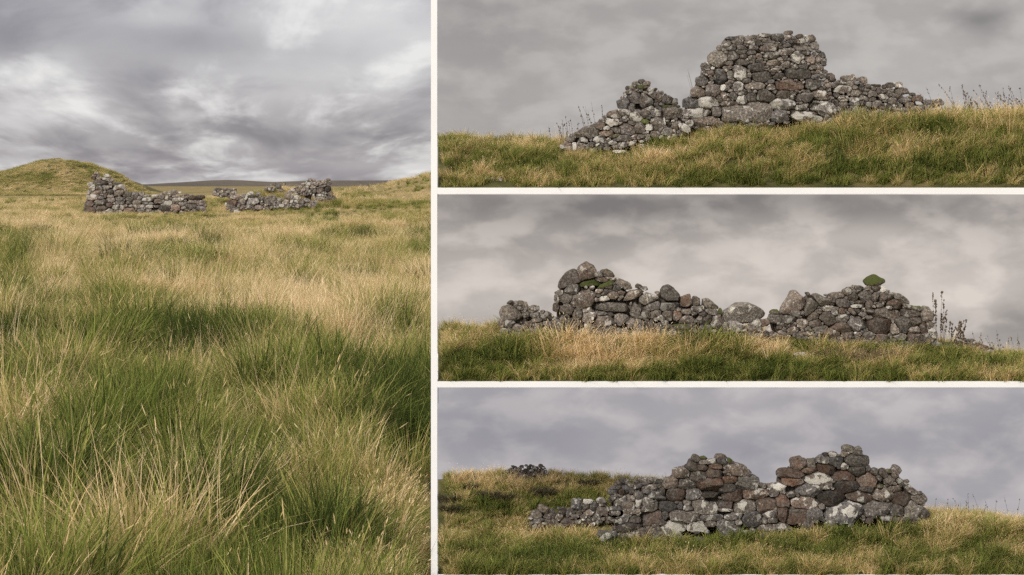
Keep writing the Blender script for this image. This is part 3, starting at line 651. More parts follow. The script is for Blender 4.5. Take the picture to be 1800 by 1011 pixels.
fw = conv(Z3a, [(1195,450,160,100,-15,'l'),(1120,540,150,130,0,'l'),(945,570,130,110,-20,'l'),(1020,540,70,90,10,'L'),(1165,655,240,120,0,'B'),(990,670,120,70),(1010,600,90,50),(890,670,100,60,-30,'L'),(930,745,220,90,-10,'l'),(700,800,90,60),(1060,790,110,70,0,'L'),(1170,790,160,100),(900,810,160,60),(800,800,90,60)]) + \
 conv(Z3b, [(350,145,95,75,10,'m'),(430,137,65,35,0,'MM'),(475,175,165,45,0,'l'),(595,125,110,60,0,'m'),(620,175,95,50),(685,165,55,50,30,'MM'),(320,215,115,105,20),(420,235,90,55,0,'B'),(545,220,130,45,5,'B'),(745,245,270,115,12,'l'),(205,285,170,105,5,'l'),(110,380,150,100),(260,395,155,110,15),(370,315,155,110,5),(530,290,140,85,8,'B'),(500,400,240,140,-8,'BB'),(695,355,150,70,0,'BB'),(655,430,155,80,0,'D'),(860,380,215,135,5,'l'),(155,490,195,120,0,'B'),(325,490,150,105,5),(500,505,175,60,0,'D'),(715,505,200,105,-8,'B'),(945,495,245,100,-5,'BL'),(1145,430,180,80),(1010,410,85,45),(1125,498,110,50),(1210,470,60,40),(80,615,180,110,3),(200,610,60,70,0,'l'),(440,620,240,125,10,'L'),(640,600,150,80,0,'B'),(640,650,150,35,0,'L'),(830,610,230,130,-5,'l'),(1045,595,190,150,-10,'Bl'),(1210,565,135,130,0,'BB'),(235,710,290,105,3,'l'),(505,725,235,60),(720,715,165,75,0,'L'),(915,740,180,150),(1090,695,130,70,-10,'L'),(130,830,220,150,-10,'LL'),(360,815,160,100,0,'LL'),(670,820,220,150,10,'l'),(490,780,120,70),(1110,750,110,60),(1030,760,70,60),(770,780,70,60,0,'l'),(1110,820,340,70,0,'L'),(40,710,90,90),(270,580,80,50),(280,635,100,50),(15,480,80,110,0,'l'),(840,875,60,40,0,'LL'),(50,950,80,60,0,'L')]) + \
 conv(Z3c, [(240,245,155,130,0,'B'),(370,245,90,80,0,'m'),(480,205,130,85,-10),(580,160,90,55),(510,160,60,40,0,'D'),(725,105,115,75,0,'m'),(705,150,80,60,0,'l'),(835,105,70,50,0,'m'),(825,140,110,50,0,'m'),(612,230,125,100),(835,220,245,115,3,'D'),(540,300,220,90,15,'BB'),(150,345,240,100,5,'B'),(340,318,150,50,0,'B'),(695,280,80,70,0,'L'),(820,320,185,85),(930,300,50,60),(185,425,210,75,3,'BB'),(425,395,275,100,2,'LL'),(675,365,220,95,0,'BB'),(925,405,200,130,5,'B'),(990,330,80,70,0,'m'),(1075,345,95,90,0,'m'),(1210,320,100,90,30),(1040,390,70,60),(1140,420,95,90,20,'l'),(1200,370,70,50),(1130,325,50,40,0,'M'),(1265,440,130,60,35),(1350,510,140,60,35),(345,505,270,110,3,'l'),(515,465,140,75,-8,'l'),(585,425,60,40),(720,475,225,115,3,'BD'),(910,500,150,60,0,'D'),(1180,500,140,60),(1070,550,200,140,5,'l'),(845,560,260,120,8,'Bl'),(560,595,270,150,3,'D'),(300,635,265,115,5,'Bl'),(165,560,80,60),(1260,590,160,130,0,'B'),(1440,600,130,130,50),(690,715,390,200,0,'L'),(1010,695,270,150,0,'l'),(1215,715,130,110),(1370,700,180,170,20),(1490,750,90,100,30),(220,760,190,140,0,'B'),(90,740,110,140,0,'B'),(395,750,150,120),(560,850,130,70),(1260,800,500,55,3),(330,850,110,90),(480,680,50,60),(1050,480,60,40,0,'M'),(1440,545,60,40)])
RUINS.append((Ruin('high_wall', 'dark brown dry stone wall with two stepped peaks and a dip between them', 'wall', Y3, fw,
    [(1058,955),(1075,930),(1090,890),(1130,860),(1175,845),(1215,808),(1265,800),(1315,825),(1335,850),(1370,850),(1385,830),(1435,808),(1490,790),(1525,808),(1560,840),(1580,825),(1622,880),(1636,915),(1500,926),(1400,934),(1200,950)], (13, 9), mat=M_STONE3, seed=33, maxfill=60, thick=55, boxy=3.2), T3))
fwr = conv((768, 806.5, Z3d[2]), [(640,108,90,48,0,'l'),(685,94,80,40,0,'m'),(745,104,80,42,0,'l'),(800,106,80,38,0,'l'),(848,102,70,42),(885,107,62,48,0,'ml'),(700,124,110,40,0,'l'),(790,128,110,38,0,'L'),(620,128,80,34),(860,128,90,38,0,'l'),(740,138,120,30),(900,134,60,30),(660,112,60,40,0,'l'),(720,108,60,40),(775,112,60,40,0,'l'),(825,110,60,40),(868,112,50,40,0,'l')])
RUINS.append((Ruin('far_wall_remnant', 'tiny ruined wall on the ridge crest against the grey sky', 'ruin', Y3 + .445, fwr,
    [(885,829),(895,822),(912,818),(955,818),(962,830),(960,836),(890,836)], (9, 6), mat=M_STONE3, seed=34, maxfill=16, thick=25, level=(1, 2)), T3))
# --- open moor: the roofless cottage ---------------------------------------------------------------
YL = 95.0
lw = conv(ZLa, [(285,105,50,40,0,'m'),(255,150,80,60,-40,'m'),(310,165,80,45,0,'l'),(415,135,80,45,5,'LL'),(425,185,140,50,0,'l'),(480,190,60,40),(340,225,180,60,8,'l'),(205,245,70,55,0,'L'),(240,290,90,80,-30,'L'),(325,295,100,60,0,'l'),(405,285,100,60),(470,245,60,40),(540,235,100,30),(570,285,165,70,0,'L'),(465,345,80,65,0,'D'),(580,345,120,75,-10,'l'),(300,345,130,45),(245,405,160,90,-10),(190,350,50,60,0,'L'),(345,415,80,60),(400,380,60,45),(465,395,80,45),(530,385,70,20),(470,440,110,50),(590,430,110,50,0,'l'),(200,490,120,85,0,'B'),(340,470,190,70,3),(450,505,100,60,0,'B'),(600,475,120,45),(540,535,100,65),(355,550,150,80,-5),(215,565,150,60,0,'B'),(145,560,40,50),(610,540,60,60,0,'L'),(440,610,120,110,-35),(570,610,130,70,-5,'l'),(150,625,60,60,0,'L'),(190,645,80,50),(280,640,120,50),(360,640,60,60,0,'L'),(180,685,120,25,0,'L'),
 (690,365,90,60,10,'l'),(770,365,110,50),(860,365,80,60,-10),(925,395,110,25,-5,'L'),(1020,395,100,40,0,'L'),(1110,395,90,80,-30,'l'),(1245,350,130,60,-15),(1290,395,140,30),(1190,425,80,50,0,'L'),(710,435,110,55),(830,420,70,50),(930,440,145,50,0,'LL'),(700,480,80,45),(800,470,110,60),(910,485,80,30),(1070,460,160,60,-10,'l'),(975,490,60,30),(1325,440,190,50,-5),(1180,490,150,70,-20,'LL'),(1545,415,230,60,-6,'D'),(1360,490,70,50),(1500,465,120,50,0,'l'),(1610,480,110,60),(840,525,170,50,5,'L'),(955,525,110,50,0,'L'),(1050,525,80,30),(700,575,130,80,0,'B'),(850,580,110,50,0,'l'),(940,580,80,50),(1150,550,140,80,0,'D'),(1290,530,120,80,0,'B'),(1480,520,150,80),(1610,550,110,60,0,'l'),(660,520,60,40),(720,520,60,40)])
RUINS.append((Ruin('cottage_wall', 'long front wall of the cottage stepping down from a tall broken gable corner', 'wall', YL, lw,
    [(147,385),(152,355),(158,325),(172,304),(192,312),(205,322),(220,330),(222,342),(255,344),(310,337),(360,348),(362,372),(300,376),(230,380),(190,388)], (11, 8), mat=M_STONEF, seed=41, thick=30, fillflag='l', maxfill=60), None))
bs_ = conv(ZLb, [(170,305,80,35,0,'D'),(265,310,80,40),(130,340,60,50),(145,375,100,45),(250,375,90,60),(375,310,60,30),(370,345,70,50,0,'l'),(210,345,60,40)])
RUINS.append((Ruin('rear_wall_stub', 'short dark stub of rear wall seen through the cottage doorway gap', 'wall', YL + 6, bs_,
    [(373,350),(374,335),(385,331),(415,332),(418,350)], (10, 7), mat=M_STONEF, seed=42, thick=26, maxfill=10), None))
rf = conv(ZLb, [(395,410,150,60,5),(355,480,140,70,5,'B'),(580,360,80,45,0,'LL'),(525,410,40,80,20,'LL'),(680,370,60,60,0,'LL'),(605,400,120,40,0,'D'),(610,455,170,85,0,'l'),(470,465,80,70),(720,430,80,50,10),(830,440,190,110,-5,'l'),(940,430,50,40,0,'L'),(945,470,80,40),(1060,395,110,80,20,'L'),(1030,470,110,60),(1165,410,60,50,0,'L'),(1170,460,70,40,0,'L'),(1095,465,60,40,0,'L'),(980,520,90,50,0,'L'),(330,525,120,60),(270,500,30,50,0,'L'),(400,560,120,45,0,'l'),(480,540,80,60),(690,535,110,60),(860,530,90,40),(560,530,70,60)])
RUINS.append((Ruin('cottage_wall', 'low front wall past the doorway gap with upright white stones on top', 'wall', YL, rf,
    [(398,372),(400,348),(440,342),(490,350),(525,348),(552,352),(552,361),(528,363),(470,368)], (10, 7), mat=M_STONEF, seed=43, thick=28, fillflag='l', maxfill=45), None))
rg = conv(ZLb, [(1470,385,150,40,0,'L'),(1460,425,110,50,0,'L'),(1600,415,110,60,0,'l'),(1560,190,60,40),(1370,195,60,40,0,'m'),(1440,215,70,45,0,'l'),(1210,280,70,40,0,'l'),(1310,240,80,50,0,'L'),(1500,270,120,60),(1560,300,80,80,0,'D'),(1460,320,120,70,-30),(1390,330,60,70,0,'l'),(1250,310,70,50),(1120,315,70,40,0,'L'),(1080,340,60,40,0,'l'),(1300,470,60,30,0,'L')])
RUINS.append((Ruin('cottage_gable', 'broken end gable at the far corner of the cottage beyond the white stones', 'wall', YL + 4, rg,
    [(505,338),(530,326),(545,314),(562,318),(580,314),(583,338),(589,350),(555,352),(550,342),(530,342)], (9, 6.5), mat=M_STONEF, seed=44, thick=26, fillflag='l', maxfill=60), None))
bk = conv(ZLb, [(890,250,50,40,0,'l'),(930,275,80,60),(1000,240,60,40,0,'M'),(830,300,80,50,0,'l'),(780,305,60,50),(870,310,60,40),(960,320,70,40,0,'l')])
RUINS.append((Ruin('rubble_bank', 'loose stones lodged in the overgrown bank inside the cottage', 'bank', YL + 6.5, bk, None, mat=M_STONEF, seed=45, core=False), None))
crag = conv((0, 0, 1), [(92,284,11,6),(101,282.5,9,6,0,'l'),(110,284,10,6),(84,286,8,5,0,'l'),(119,284.5,9,5),(128,286,8,5)])
RUINS.append((Ruin('crag', 'small outcrop of bare rock on top of the rounded green knoll', 'rock', 318.0, crag, None, mat=M_STONEF, core=False, seed=46), None))
# --- single fallen stones ---------------------------------------------------------------------------
singles = [
 (Z1a, (1020,780,100,60,30,'LL'), Y1 - .05, M_STONE, 'bright white block leaning at the foot of the tower stump'),
 (Z1a, (545,955,110,25,0,'LL'), Y1 - .07, M_STONE, 'thin pale stone sunk in the grass below the white spotted spill'),
 ((768, 250, 1), (853,323,16,9,0,'L'), 0, M_STONE, ''),
 (Z3a, (730,830,110,55,-28,'LL'), Y3 - .035, M_STONE3, 'white tilted slab lying at the low end of the dark brown wall'),
 (Z3d, (690,400,70,30,0,'L'), Y3 + .31, M_STONE3, 'small pale stone among dark heather clumps on the far slope'),
 (Z2c, (290,660,110,40,0,'LL'), Y2 - .11, M_STONE, 'flat pale stone in the turf below the pyramid boulder'),
 (Z2c, (400,665,70,35,0,'L'), Y2 - .10, M_STONE, 'small rough stone beside the flat pale stone in the turf'),
 (ZLb, (420,605,120,50,25,'LL'), YL - 1.6, M_STONEF, 'white fallen block lying in dry grass at the doorway gap'),
]
for k_, (px_, py_, w_, h_, Yq_, mt_, lb_) in enumerate([
        (1105, 606, 22, 14, Y2 - .045, M_STONE, 'grey block fallen in the grass below the long slab of the boulder heap'),
        (1168, 604, 15, 10, Y2 - .04, M_STONE, 'small grey block fallen beside the green rush before the round boulder'),
        (1012, 603, 18, 11, Y2 - .04, M_STONE, 'loose stone sunk in pale grass below the pointed rock'),
        (1432, 608, 20, 10, Y2 - .045, M_STONE, 'pale loose stone at the foot of the pyramid boulder'),
        (1585, 612, 22, 11, Y2 - .04, M_STONE, 'loose stone at the foot of the stacked wall near the dock stalks'),
        (1275, 946, 22, 12, Y3 - .03, M_STONE3, 'grey stone rolled out below the first peak of the dark brown wall'),
        (1345, 942, 17, 9, Y3 - .03, M_STONE3, 'small stone in the turf under the dip of the dark brown wall'),
        (1180, 243, 16, 9, Y1 - .04, M_STONE, 'small white stone between the spill and the tower stump foot'),
        (1130, 258, 18, 9, Y1 - .045, M_STONE, 'grey stone rolled out of the white spotted spill')]):
    singles.append(((0, 0, 1), (px_, py_, w_, h_, 8 * (-1) ** k_, 'L' if 'white' in lb_ or 'pale' in lb_ else 'l'), Yq_, mt_, lb_))
for z_, row, Yq, mat, lab in singles:
    if not lab: continue
    RUINS.append((Ruin('fallen_stone', lab, 'stone', Yq, conv(z_, [row]), None, mat=mat, core=False, seed=int(row[0]), boxy=2.4, group='fallen stones'), None))
for row, lab in (((868,318,44,14,-4,'L'), 'widest flat pale stone breaking the turf low on the upper hillside'), ((838,326,24,9,0,'l'), 'small flat stone at the frame side of the widest pale stone'), ((893,324,26,10,5,'l'), 'narrow flat stone just downhill of the widest pale stone')):
    RUINS.append((Ruin('fallen_stone', lab, 'stone', YF + .055, conv((0,0,1), [row]), None, core=False, seed=5, group='fallen stones'), None))

# ------------------------------------------------------------------ grass
def tuft(name, n, h, w, spread, lean, curl, heads=0, mat=None, segs=4, bcr=(0, 1), bias=(0, 0), hvar=.35, seed=0):
    r = np.random.default_rng(seed); V, Fc, BC, HH = [], [], [], []
    for b in range(n):
        a = r.uniform(0, 6.283); rr = spread * math.sqrt(r.uniform()); bx, by = rr * math.cos(a), rr * math.sin(a)
        H = h * (1 - hvar * r.random()) ; ww = w * r.uniform(.7, 1.3); az = a + r.normal(0, .7)
        l = abs(r.normal(lean, lean * .5)); cu = abs(r.normal(curl, curl * .6)); fa = r.uniform(0, 6.283)
        tx, ty = math.cos(fa), math.sin(fa); bc = r.uniform(*bcr); i0 = len(V)
        for s in range(segs + 1):
            q = s / segs; off = H * (l * q + cu * q ** 2.6)
            z = H * (q - .35 * cu * q ** 2.5)
            cx = bx + off * math.cos(az) + bias[0] * H * q ** 1.6; cy = by + off * math.sin(az) + bias[1] * H * q ** 1.6
            wd = ww * (1 - q ** 2.2) * .5
            if s < segs:
                V += [(cx - tx * wd, cy - ty * wd, z), (cx + tx * wd, cy + ty * wd, z)]; BC += [bc, bc]; HH += [q, q]
            else: V.append((cx, cy, z)); BC.append(bc); HH.append(q)
        for s in range(segs - 1):
            a0 = i0 + 2 * s; Fc.append((a0, a0 + 1, a0 + 3, a0 + 2))
        Fc.append((i0 + 2 * segs - 2, i0 + 2 * segs - 1, i0 + 2 * segs))
        if b < heads:
            tip = np.array(V[-1]); dr = tip - (np.array(V[-3]) + np.array(V[-2])) / 2; dr /= np.linalg.norm(dr) + 1e-9
            L = h * r.uniform(.06, .11); pw = w * r.uniform(.6, .95); i1 = len(V)
            for q, wq in ((0, .3), (.35, 1), (.75, .7), (1, 0)):
                c = tip + dr * L * q
                V += [tuple(c + np.array((tx, ty, 0)) * pw * wq * .5), tuple(c - np.array((tx, ty, 0)) * pw * wq * .5)]; BC += [.78, .78]; HH += [1, 1]
            for s in range(3): Fc.append((i1 + 2 * s, i1 + 2 * s + 1, i1 + 2 * s + 3, i1 + 2 * s + 2))
    me = pymesh(name, V, Fc); me.materials.append(mat)
    for nm, arr in (('bc', BC), ('hh', HH)):
        at_ = me.attributes.new(nm, 'FLOAT', 'POINT'); at_.data.foreach_set('value', np.array(arr, np.float32))
    return bpy.data.objects.new(name, me)


def tuft_set(cname, items):
    c = bpy.data.collections.new(cname)
    for k, o in enumerate(items):
        o.name = f'{cname}_{chr(97 + k)}'; c.objects.link(o)
    return c


def scatter(name, pts, rot, scl, idx, dry, coll, label=None):
    me = bpy.data.meshes.new(name); me.from_pydata([tuple(p) for p in pts], [], []); me.update()
    N = len(pts)
    for nm, ty, arr in (('rot', 'FLOAT_VECTOR', rot), ('scl', 'FLOAT_VECTOR', scl), ('dry', 'FLOAT', dry)):
        a = me.attributes.new(nm, ty, 'POINT'); a.data.foreach_set('vector' if ty == 'FLOAT_VECTOR' else 'value', np.asarray(arr, np.float32).ravel())
    a = me.attributes.new('idx', 'INT', 'POINT'); a.data.foreach_set('value', np.asarray(idx, np.int32))
    o = link(name, me, kind='stuff')
    ng = bpy.data.node_groups.new(name, 'GeometryNodeTree')
    ng.interface.new_socket('Geometry', in_out='INPUT', socket_type='NodeSocketGeometry'); ng.interface.new_socket('Geometry', in_out='OUTPUT', socket_type='NodeSocketGeometry')
    N_ = ng.nodes; L = ng.links
    gi, go = N_.new('NodeGroupInput'), N_.new('NodeGroupOutput')
    ci = N_.new('GeometryNodeCollectionInfo'); ci.inputs['Collection'].default_value = coll; ci.inputs['Separate Children'].default_value = True; ci.inputs['Reset Children'].default_value = True
    io = N_.new('GeometryNodeInstanceOnPoints'); io.inputs['Pick Instance'].default_value = True
    def na(nm, ty):
        q = N_.new('GeometryNodeInputNamedAttribute'); q.data_type = ty; q.inputs['Name'].default_value = nm; return q.outputs['Attribute']
    e2r = N_.new('FunctionNodeEulerToRotation')
    L.new(gi.outputs[0], io.inputs['Points']); L.new(ci.outputs[0], io.inputs['Instance']); L.new(na('idx', 'INT'), io.inputs['Instance Index'])
    L.new(na('rot', 'FLOAT_VECTOR'), e2r.inputs[0]); L.new(e2r.outputs[0], io.inputs['Rotation']); L.new(na('scl', 'FLOAT_VECTOR'), io.inputs['Scale'])
    L.new(io.outputs[0], go.inputs[0])
    md = o.modifiers.new('scatter', 'NODES'); md.node_group = ng
    return o


# ---- tall grass of the open moor
tall = tuft_set('tall_tuft', [
    tuft('a', 90, .62, .0074, .15, .14, .35, 5, M_GRASS, 5, (.2, 1), (.10, .02), seed=1),
    tuft('b', 90, .70, .0070, .13, .11, .28, 6, M_GRASS, 5, (.3, 1), (.12, .0), seed=2),
    tuft('c', 100, .58, .0088, .14, .18, .42, 0, M_GRASS, 5, (.0, .75), (.08, .02), seed=3),
    tuft('d', 95, .64, .0080, .12, .13, .35, 4, M_GRASS, 5, (.1, .9), (.06, -.03), seed=4),
    tuft('e', 110, .76, .0052, .09, .15, .08, 2, M_GRASS, 4, (.0, .5), (.02, 0), seed=5),
    tuft('f', 26, .95, .0036, .18, .13, .2, 10, M_GRASS, 5, (.6, 1), (.14, 0), hvar=.3, seed=6),
    tuft('g', 80, .55, .0060, .22, .45, .5, 0, M_GRASS, 5, (.3, 1), (.18, .0), seed=7),
    tuft('h', 150, .70, .0100, .16, .10, .34, 2, M_GRASS, 6, (.05, .62), (.05, -.04), hvar=.45, seed=8),
])
P, Rt, Sc, Ix, Dr = [], [], [], [], []
r = np.random.default_rng(21)


def blocked(x, y, Rs, T):
    px = 900 + x * F / y
    for R_ in Rs:
        a, b, Yr, th, ym = R_.foot
        y0 = Yr + (ym(px, 0) if ym and ym.__code__.co_argcount == 2 else 0)
        if a - 1 < px < b + 1 and y0 - .002 * (Yr > 20) * 20 < y < y0 + th * .8: return True
    return False


FIELD_R = [q for q, T in RUINS if q.foot[2] > 20 and q.n > 2 and q.foot[3] < 1.5]


CELL = {}
def tussock(x, y):
    """nearest tussock centre: each grows as one clump with its own colour, height and lean"""
    c = .62 if y < 16 else (.95 if y < 36 else 2.2)
    best = None
    for i in (-1, 0, 1):
        for j in (-1, 0, 1):
            kx_, ky_ = math.floor(x / c) + i, math.floor(y / c) + j
            key = (c, kx_, ky_)
            if key not in CELL: CELL[key] = (r.random(), r.random(), r.normal(0, .17), r.uniform(.72, 1.22), r.uniform(0, 6.28), r.random())
            q = CELL[key]; ddx, ddy = x - (kx_ + q[0]) * c, y - (ky_ + q[1]) * c; d2 = ddx * ddx + ddy * ddy
            if best is None or d2 < best[0]: best = (d2, ddx, ddy, q, c)
    return best


def put(x, y):
    z = float(field_z(x, y)); px = 900 + x * F / y; py = HOR + (EYE - z) * F / y
    edge = ((757.5 - 900) / F * max(y, YF) - x) if y < 10.5 else 9
    nz = fbm(x * .55, y * .28, 3.3); nz2 = fbm(x * .16, y * .06, 9.1)
    far = min(1, max(0, (y - 9) / 22))
    d2, ddx, ddy, q, c = tussock(x, y); rel = min(1, math.sqrt(d2) / (.6 * c))
    dry = .375 + .15 * far + .18 * nz + .12 * nz2 + q[2] + .10 * (rel - .4)
    if y < 13: dry -= .05
    if y > 60: dry = .57 + .16 * nz2 + .12 * nz + .8 * q[2]
    # greener, darker rush hollows
    for (bx, by, sx, sy, amt) in ((320, 425, 60, 26, .45), (195, 450, 28, 14, .4), (640, 430, 50, 16, .4), (20, 490, 40, 40, .3), (380, 640, 70, 60, .22), (600, 520, 80, 30, .2), (700, 780, 60, 70, .3), (250, 760, 110, 90, .18), (100, 600, 90, 40, .15), (520, 930, 90, 110, .25), (80, 800, 90, 70, .2)):
        e = ((px - bx) / sx) ** 2 + ((py - by) / sy) ** 2
        if e < 4: dry -= amt * math.exp(-e)
    near = y < 17
    if dry < .42: k = r.choice([2, 3, 4, 7, 6], p=[.22, .22, .18, .34 if near else .06, .04 if near else .32])
    elif dry < .62: k = r.choice([0, 1, 2, 3, 5, 7], p=[.2, .18, .14, .18, .18, .12])
    else: k = r.choice([0, 1, 5, 6], p=[.38, .34, .2, .08])
    s = r.uniform(.7, 1.12) * q[3] * (1.16 - .45 * rel)
    if y > 55: s *= .74
    if 76 < y < 95 and px > 130: s *= .62
    if y > 110: s *= .8
    yaw = math.atan2(ddy, ddx) + r.normal(0, .5) if r.random() < .55 else q[4] + r.normal(0, .5)      # fans out from the clump's middle
    if k in (0, 1, 5, 6) and r.random() < .5: yaw = r.normal(0, .8)
    if edge < .6:                                              # grass beside the frame leans away from it
        k = r.choice([1, 2, 4, 3]); yaw = math.pi + r.normal(0, .4); s *= min(1, .5 + .9 * edge)
    wx = 1 + .02 * max(0, y - 18) ** .85
    tl = .16 * rel
    P.append((x, y, z - .01)); Rt.append((r.normal(0, .07) - tl * math.sin(math.atan2(ddy, ddx)), r.normal(0, .07) + tl * math.cos(math.atan2(ddy, ddx)) * (edge > .6), yaw))
    Sc.append((s * min(wx, 2.6), s * min(wx, 2.6), s)); Ix.append(k); Dr.append(float(np.clip(dry, .03, 1)))


bands = [(5.6, 9, 46), (9, 14, 40), (14, 22, 27), (22, 36, 15), (36, 60, 7.5), (60, 100, 3.6), (100, 190, 1.1)]
for y0, y1, dn in bands:
    A = .5 * (.40 + .34) * (y1 ** 2 - y0 ** 2); n = int(A * dn)
    yy = np.sqrt(r.uniform(y0 ** 2, y1 ** 2, n)); xx = r.uniform(-.40, .34, n) * yy
    vis = (xx / yy > -.31) & (xx / yy < -.03)
    for x, y, q in zip(xx, yy, vis):
        if not q and r.random() > .45: continue
        px = 900 + x * F / y
        lim_ = -.43 if y < YF + .2 else (757.5 - 900) / F * y - .17
        if x > lim_ and y < 9.6 and x < 3.0: continue           # the strip where the display frame stands, and its approach
        if -1.2 < x - lim_ and y < YF and x < 3: 
            if x > lim_: continue
        if y > 60 and blocked(x, y, FIELD_R, None): continue
        put(x, y)
for x, y in zip(r.normal(-14.0, 2.6, 420), r.normal(102.6, 2.6, 420)):      # tufts on the bank inside the cottage
    if y > 100: put(x, y)
for x, y in zip(r.uniform(-100, -66, 7000), r.uniform(266, 335, 7000)):   # rough grass on the knoll
    kn = float(knoll(np.array(x), np.array(y)))
    if kn < .03: continue
    q = fbm(x * .16, y * .09, 4.0) + .5 * fbm(x * .5, y * .3, 8.0)
    P.append((x, y, float(field_z(x, y)) + .32 * min(1, kn) - .05)); Rt.append((r.normal(0, .1), r.normal(0, .1), r.uniform(0, 6.28))); w_ = r.uniform(1.6, 2.6)
    Sc.append((w_, w_, r.uniform(.5, .9))); Ix.append(int(r.choice([0, 2, 3]))); Dr.append(float(np.clip(.60 + .36 * q, .05, .9)))
scatter('grass', np.array(P), np.array(Rt), np.array(Sc), Ix, Dr, tall)

# ---- short grass: in the three raised views and on the trodden approach
short = tuft_set('short_tuft', [
    tuft('a', 46, 1.0, .034, .32, .30, .45, 6, M_GRASS_S, 4, (.25, 1), (.10, 0), seed=11),
    tuft('b', 54, .9, .036, .34, .36, .50, 0, M_GRASS_S, 4, (.0, .75), (.05, 0), seed=12),
    tuft('c', 40, 1.1, .028, .24, .22, .35, 12, M_GRASS_S, 4, (.4, 1), (.12, 0), seed=13),
    tuft('d', 54, 1.0, .030, .22, .24, .25, 0, M_GRASS_S, 4, (.0, .6), (.03, 0), seed=14),
    tuft('e', 12, 1.3, .020, .30, .16, .30, 12, M_GRASS_S, 4, (.55, 1), (.10, 0), hvar=.4, seed=15),
])


def panel_grass(T, Rs, n, hpx, green, dryf, seed, stalk=.06, ymax=.5):
    r = np.random.default_rng(seed); P, Rt, Sc, Ix, Dr = [], [], [], [], []
    yy = YF + .012 + (.29 + ymax - .02) * r.random(n) ** 1.05
    pxs = np.where(r.random(n) < .87, r.uniform(781, 1840, n), r.uniform(1840, PXR - 10, n)); xx = (pxs - 900) * yy / F
    zz = T.z(xx, yy)
    for x, y, z, px in zip(xx, yy, zz, pxs):
        if blocked(x, y, Rs, T): continue
        if T is T1 and 848 < px < 903 and y < YF + .055: continue       # bare flat stones
        if T is T3 and 884 < px < 962 and y > Y3 + .425: continue        # the wall remnant on the crest
        py = HOR + (EYE - z) * F / y
        dry = dryf(px, py, y) + .22 * fbm(px * .016, y * 9, seed) + .14 * fbm(px * .05, y * 22, seed + 3)
        for (bx, by, sx, sy, amt) in green:
            q = ((px - bx) / sx) ** 2 + ((py - by) / sy) ** 2
            if q < 4: dry -= .7 * amt * math.exp(-q)
        if dry < .38: k = r.choice([1, 3, 0], p=[.5, .4, .1])
        elif dry < .62: k = r.choice([0, 1, 2, 3], p=[.4, .25, .2, .15])
        else: k = r.choice([0, 2, 4], p=[.45, .45, .10])
        if r.random() < stalk: k = 4
        hp = hpx(px, py, y) * (r.uniform(.6, 1.15) if r.random() < .8 else r.uniform(1.2, 1.75)) * (1 + .3 * fbm(px * .02, y * 12, seed + 9))
        if T.Y0 - .075 < y < T.Y0: hp *= 1.12                  # uncropped at the foot of the masonry
        s = hp * y / F
        P.append((x, y, z - .004)); Rt.append((r.normal(0, .10), r.normal(0, .08), r.normal(0, 1.0))); Sc.append((s * 1.05, s * 1.05, s)); Ix.append(k); Dr.append(float(np.clip(dry, .03, 1)))
    return scatter('grass', np.array(P), np.array(Rt), np.array(Sc), Ix, Dr, short)


R1 = [q for q, T in RUINS if T is T1]; R2 = [q for q, T in RUINS if T is T2 and q.n > 1]; R3 = [q for q, T in RUINS if T is T3]
fr = lambda y: min(1, max(.0, (y - YF) / .3))
panel_grass(T1, R1, 9500, lambda px, py, y: 17 + 8 * (px > 1480) * fr(y), [(1430, 245, 60, 8, .3), (1650, 235, 60, 10, .35), (1560, 300, 220, 14, .3), (1750, 280, 60, 16, .25), (1330, 318, 110, 10, .3), (1250, 235, 90, 8, .3), (900, 290, 100, 16, .25), (820, 260, 60, 10, .2), (1140, 262, 30, 8, .3)],
            lambda px, py, y: .44 + .07 * fr(y), 51, .05, .40)
panel_grass(T2, R2, 9500, lambda px, py, y: 19 + 10 * (abs(px - 1100) < 220) * (y > YF + .15), [(820, 640, 110, 24, .36), (930, 625, 50, 20, .35), (1220, 605, 60, 14, .3), (1330, 655, 180, 18, .36), (1480, 612, 120, 9, .3), (1700, 640, 110, 16, .25), (1180, 660, 90, 14, .25)],
            lambda px, py, y: .42 + .08 * fr(y) + (.22 if 930 < px < 1180 and py < 655 else 0) + (.25 if 1300 < px < 1380 and py < 630 else 0), 52, .08, .45)
panel_grass(T3, R3, 11500, lambda px, py, y: (21 if y < Y3 + .1 else 15) + 2 * (px < 1060) * (Y3 < y < Y3 + .17), [(860, 985, 140, 20, .34), (1330, 945, 40, 14, .4), (1490, 935, 40, 12, .4), (1560, 940, 90, 12, .35), (1000, 985, 100, 20, .3), (900, 898, 130, 9, .4), (1200, 965, 160, 16, .3), (1700, 985, 140, 24, .28), (1440, 970, 120, 20, .2), (860, 880, 160, 18, .2)],
            lambda px, py, y: .45 + .06 * fr(y), 53, .07, .50)
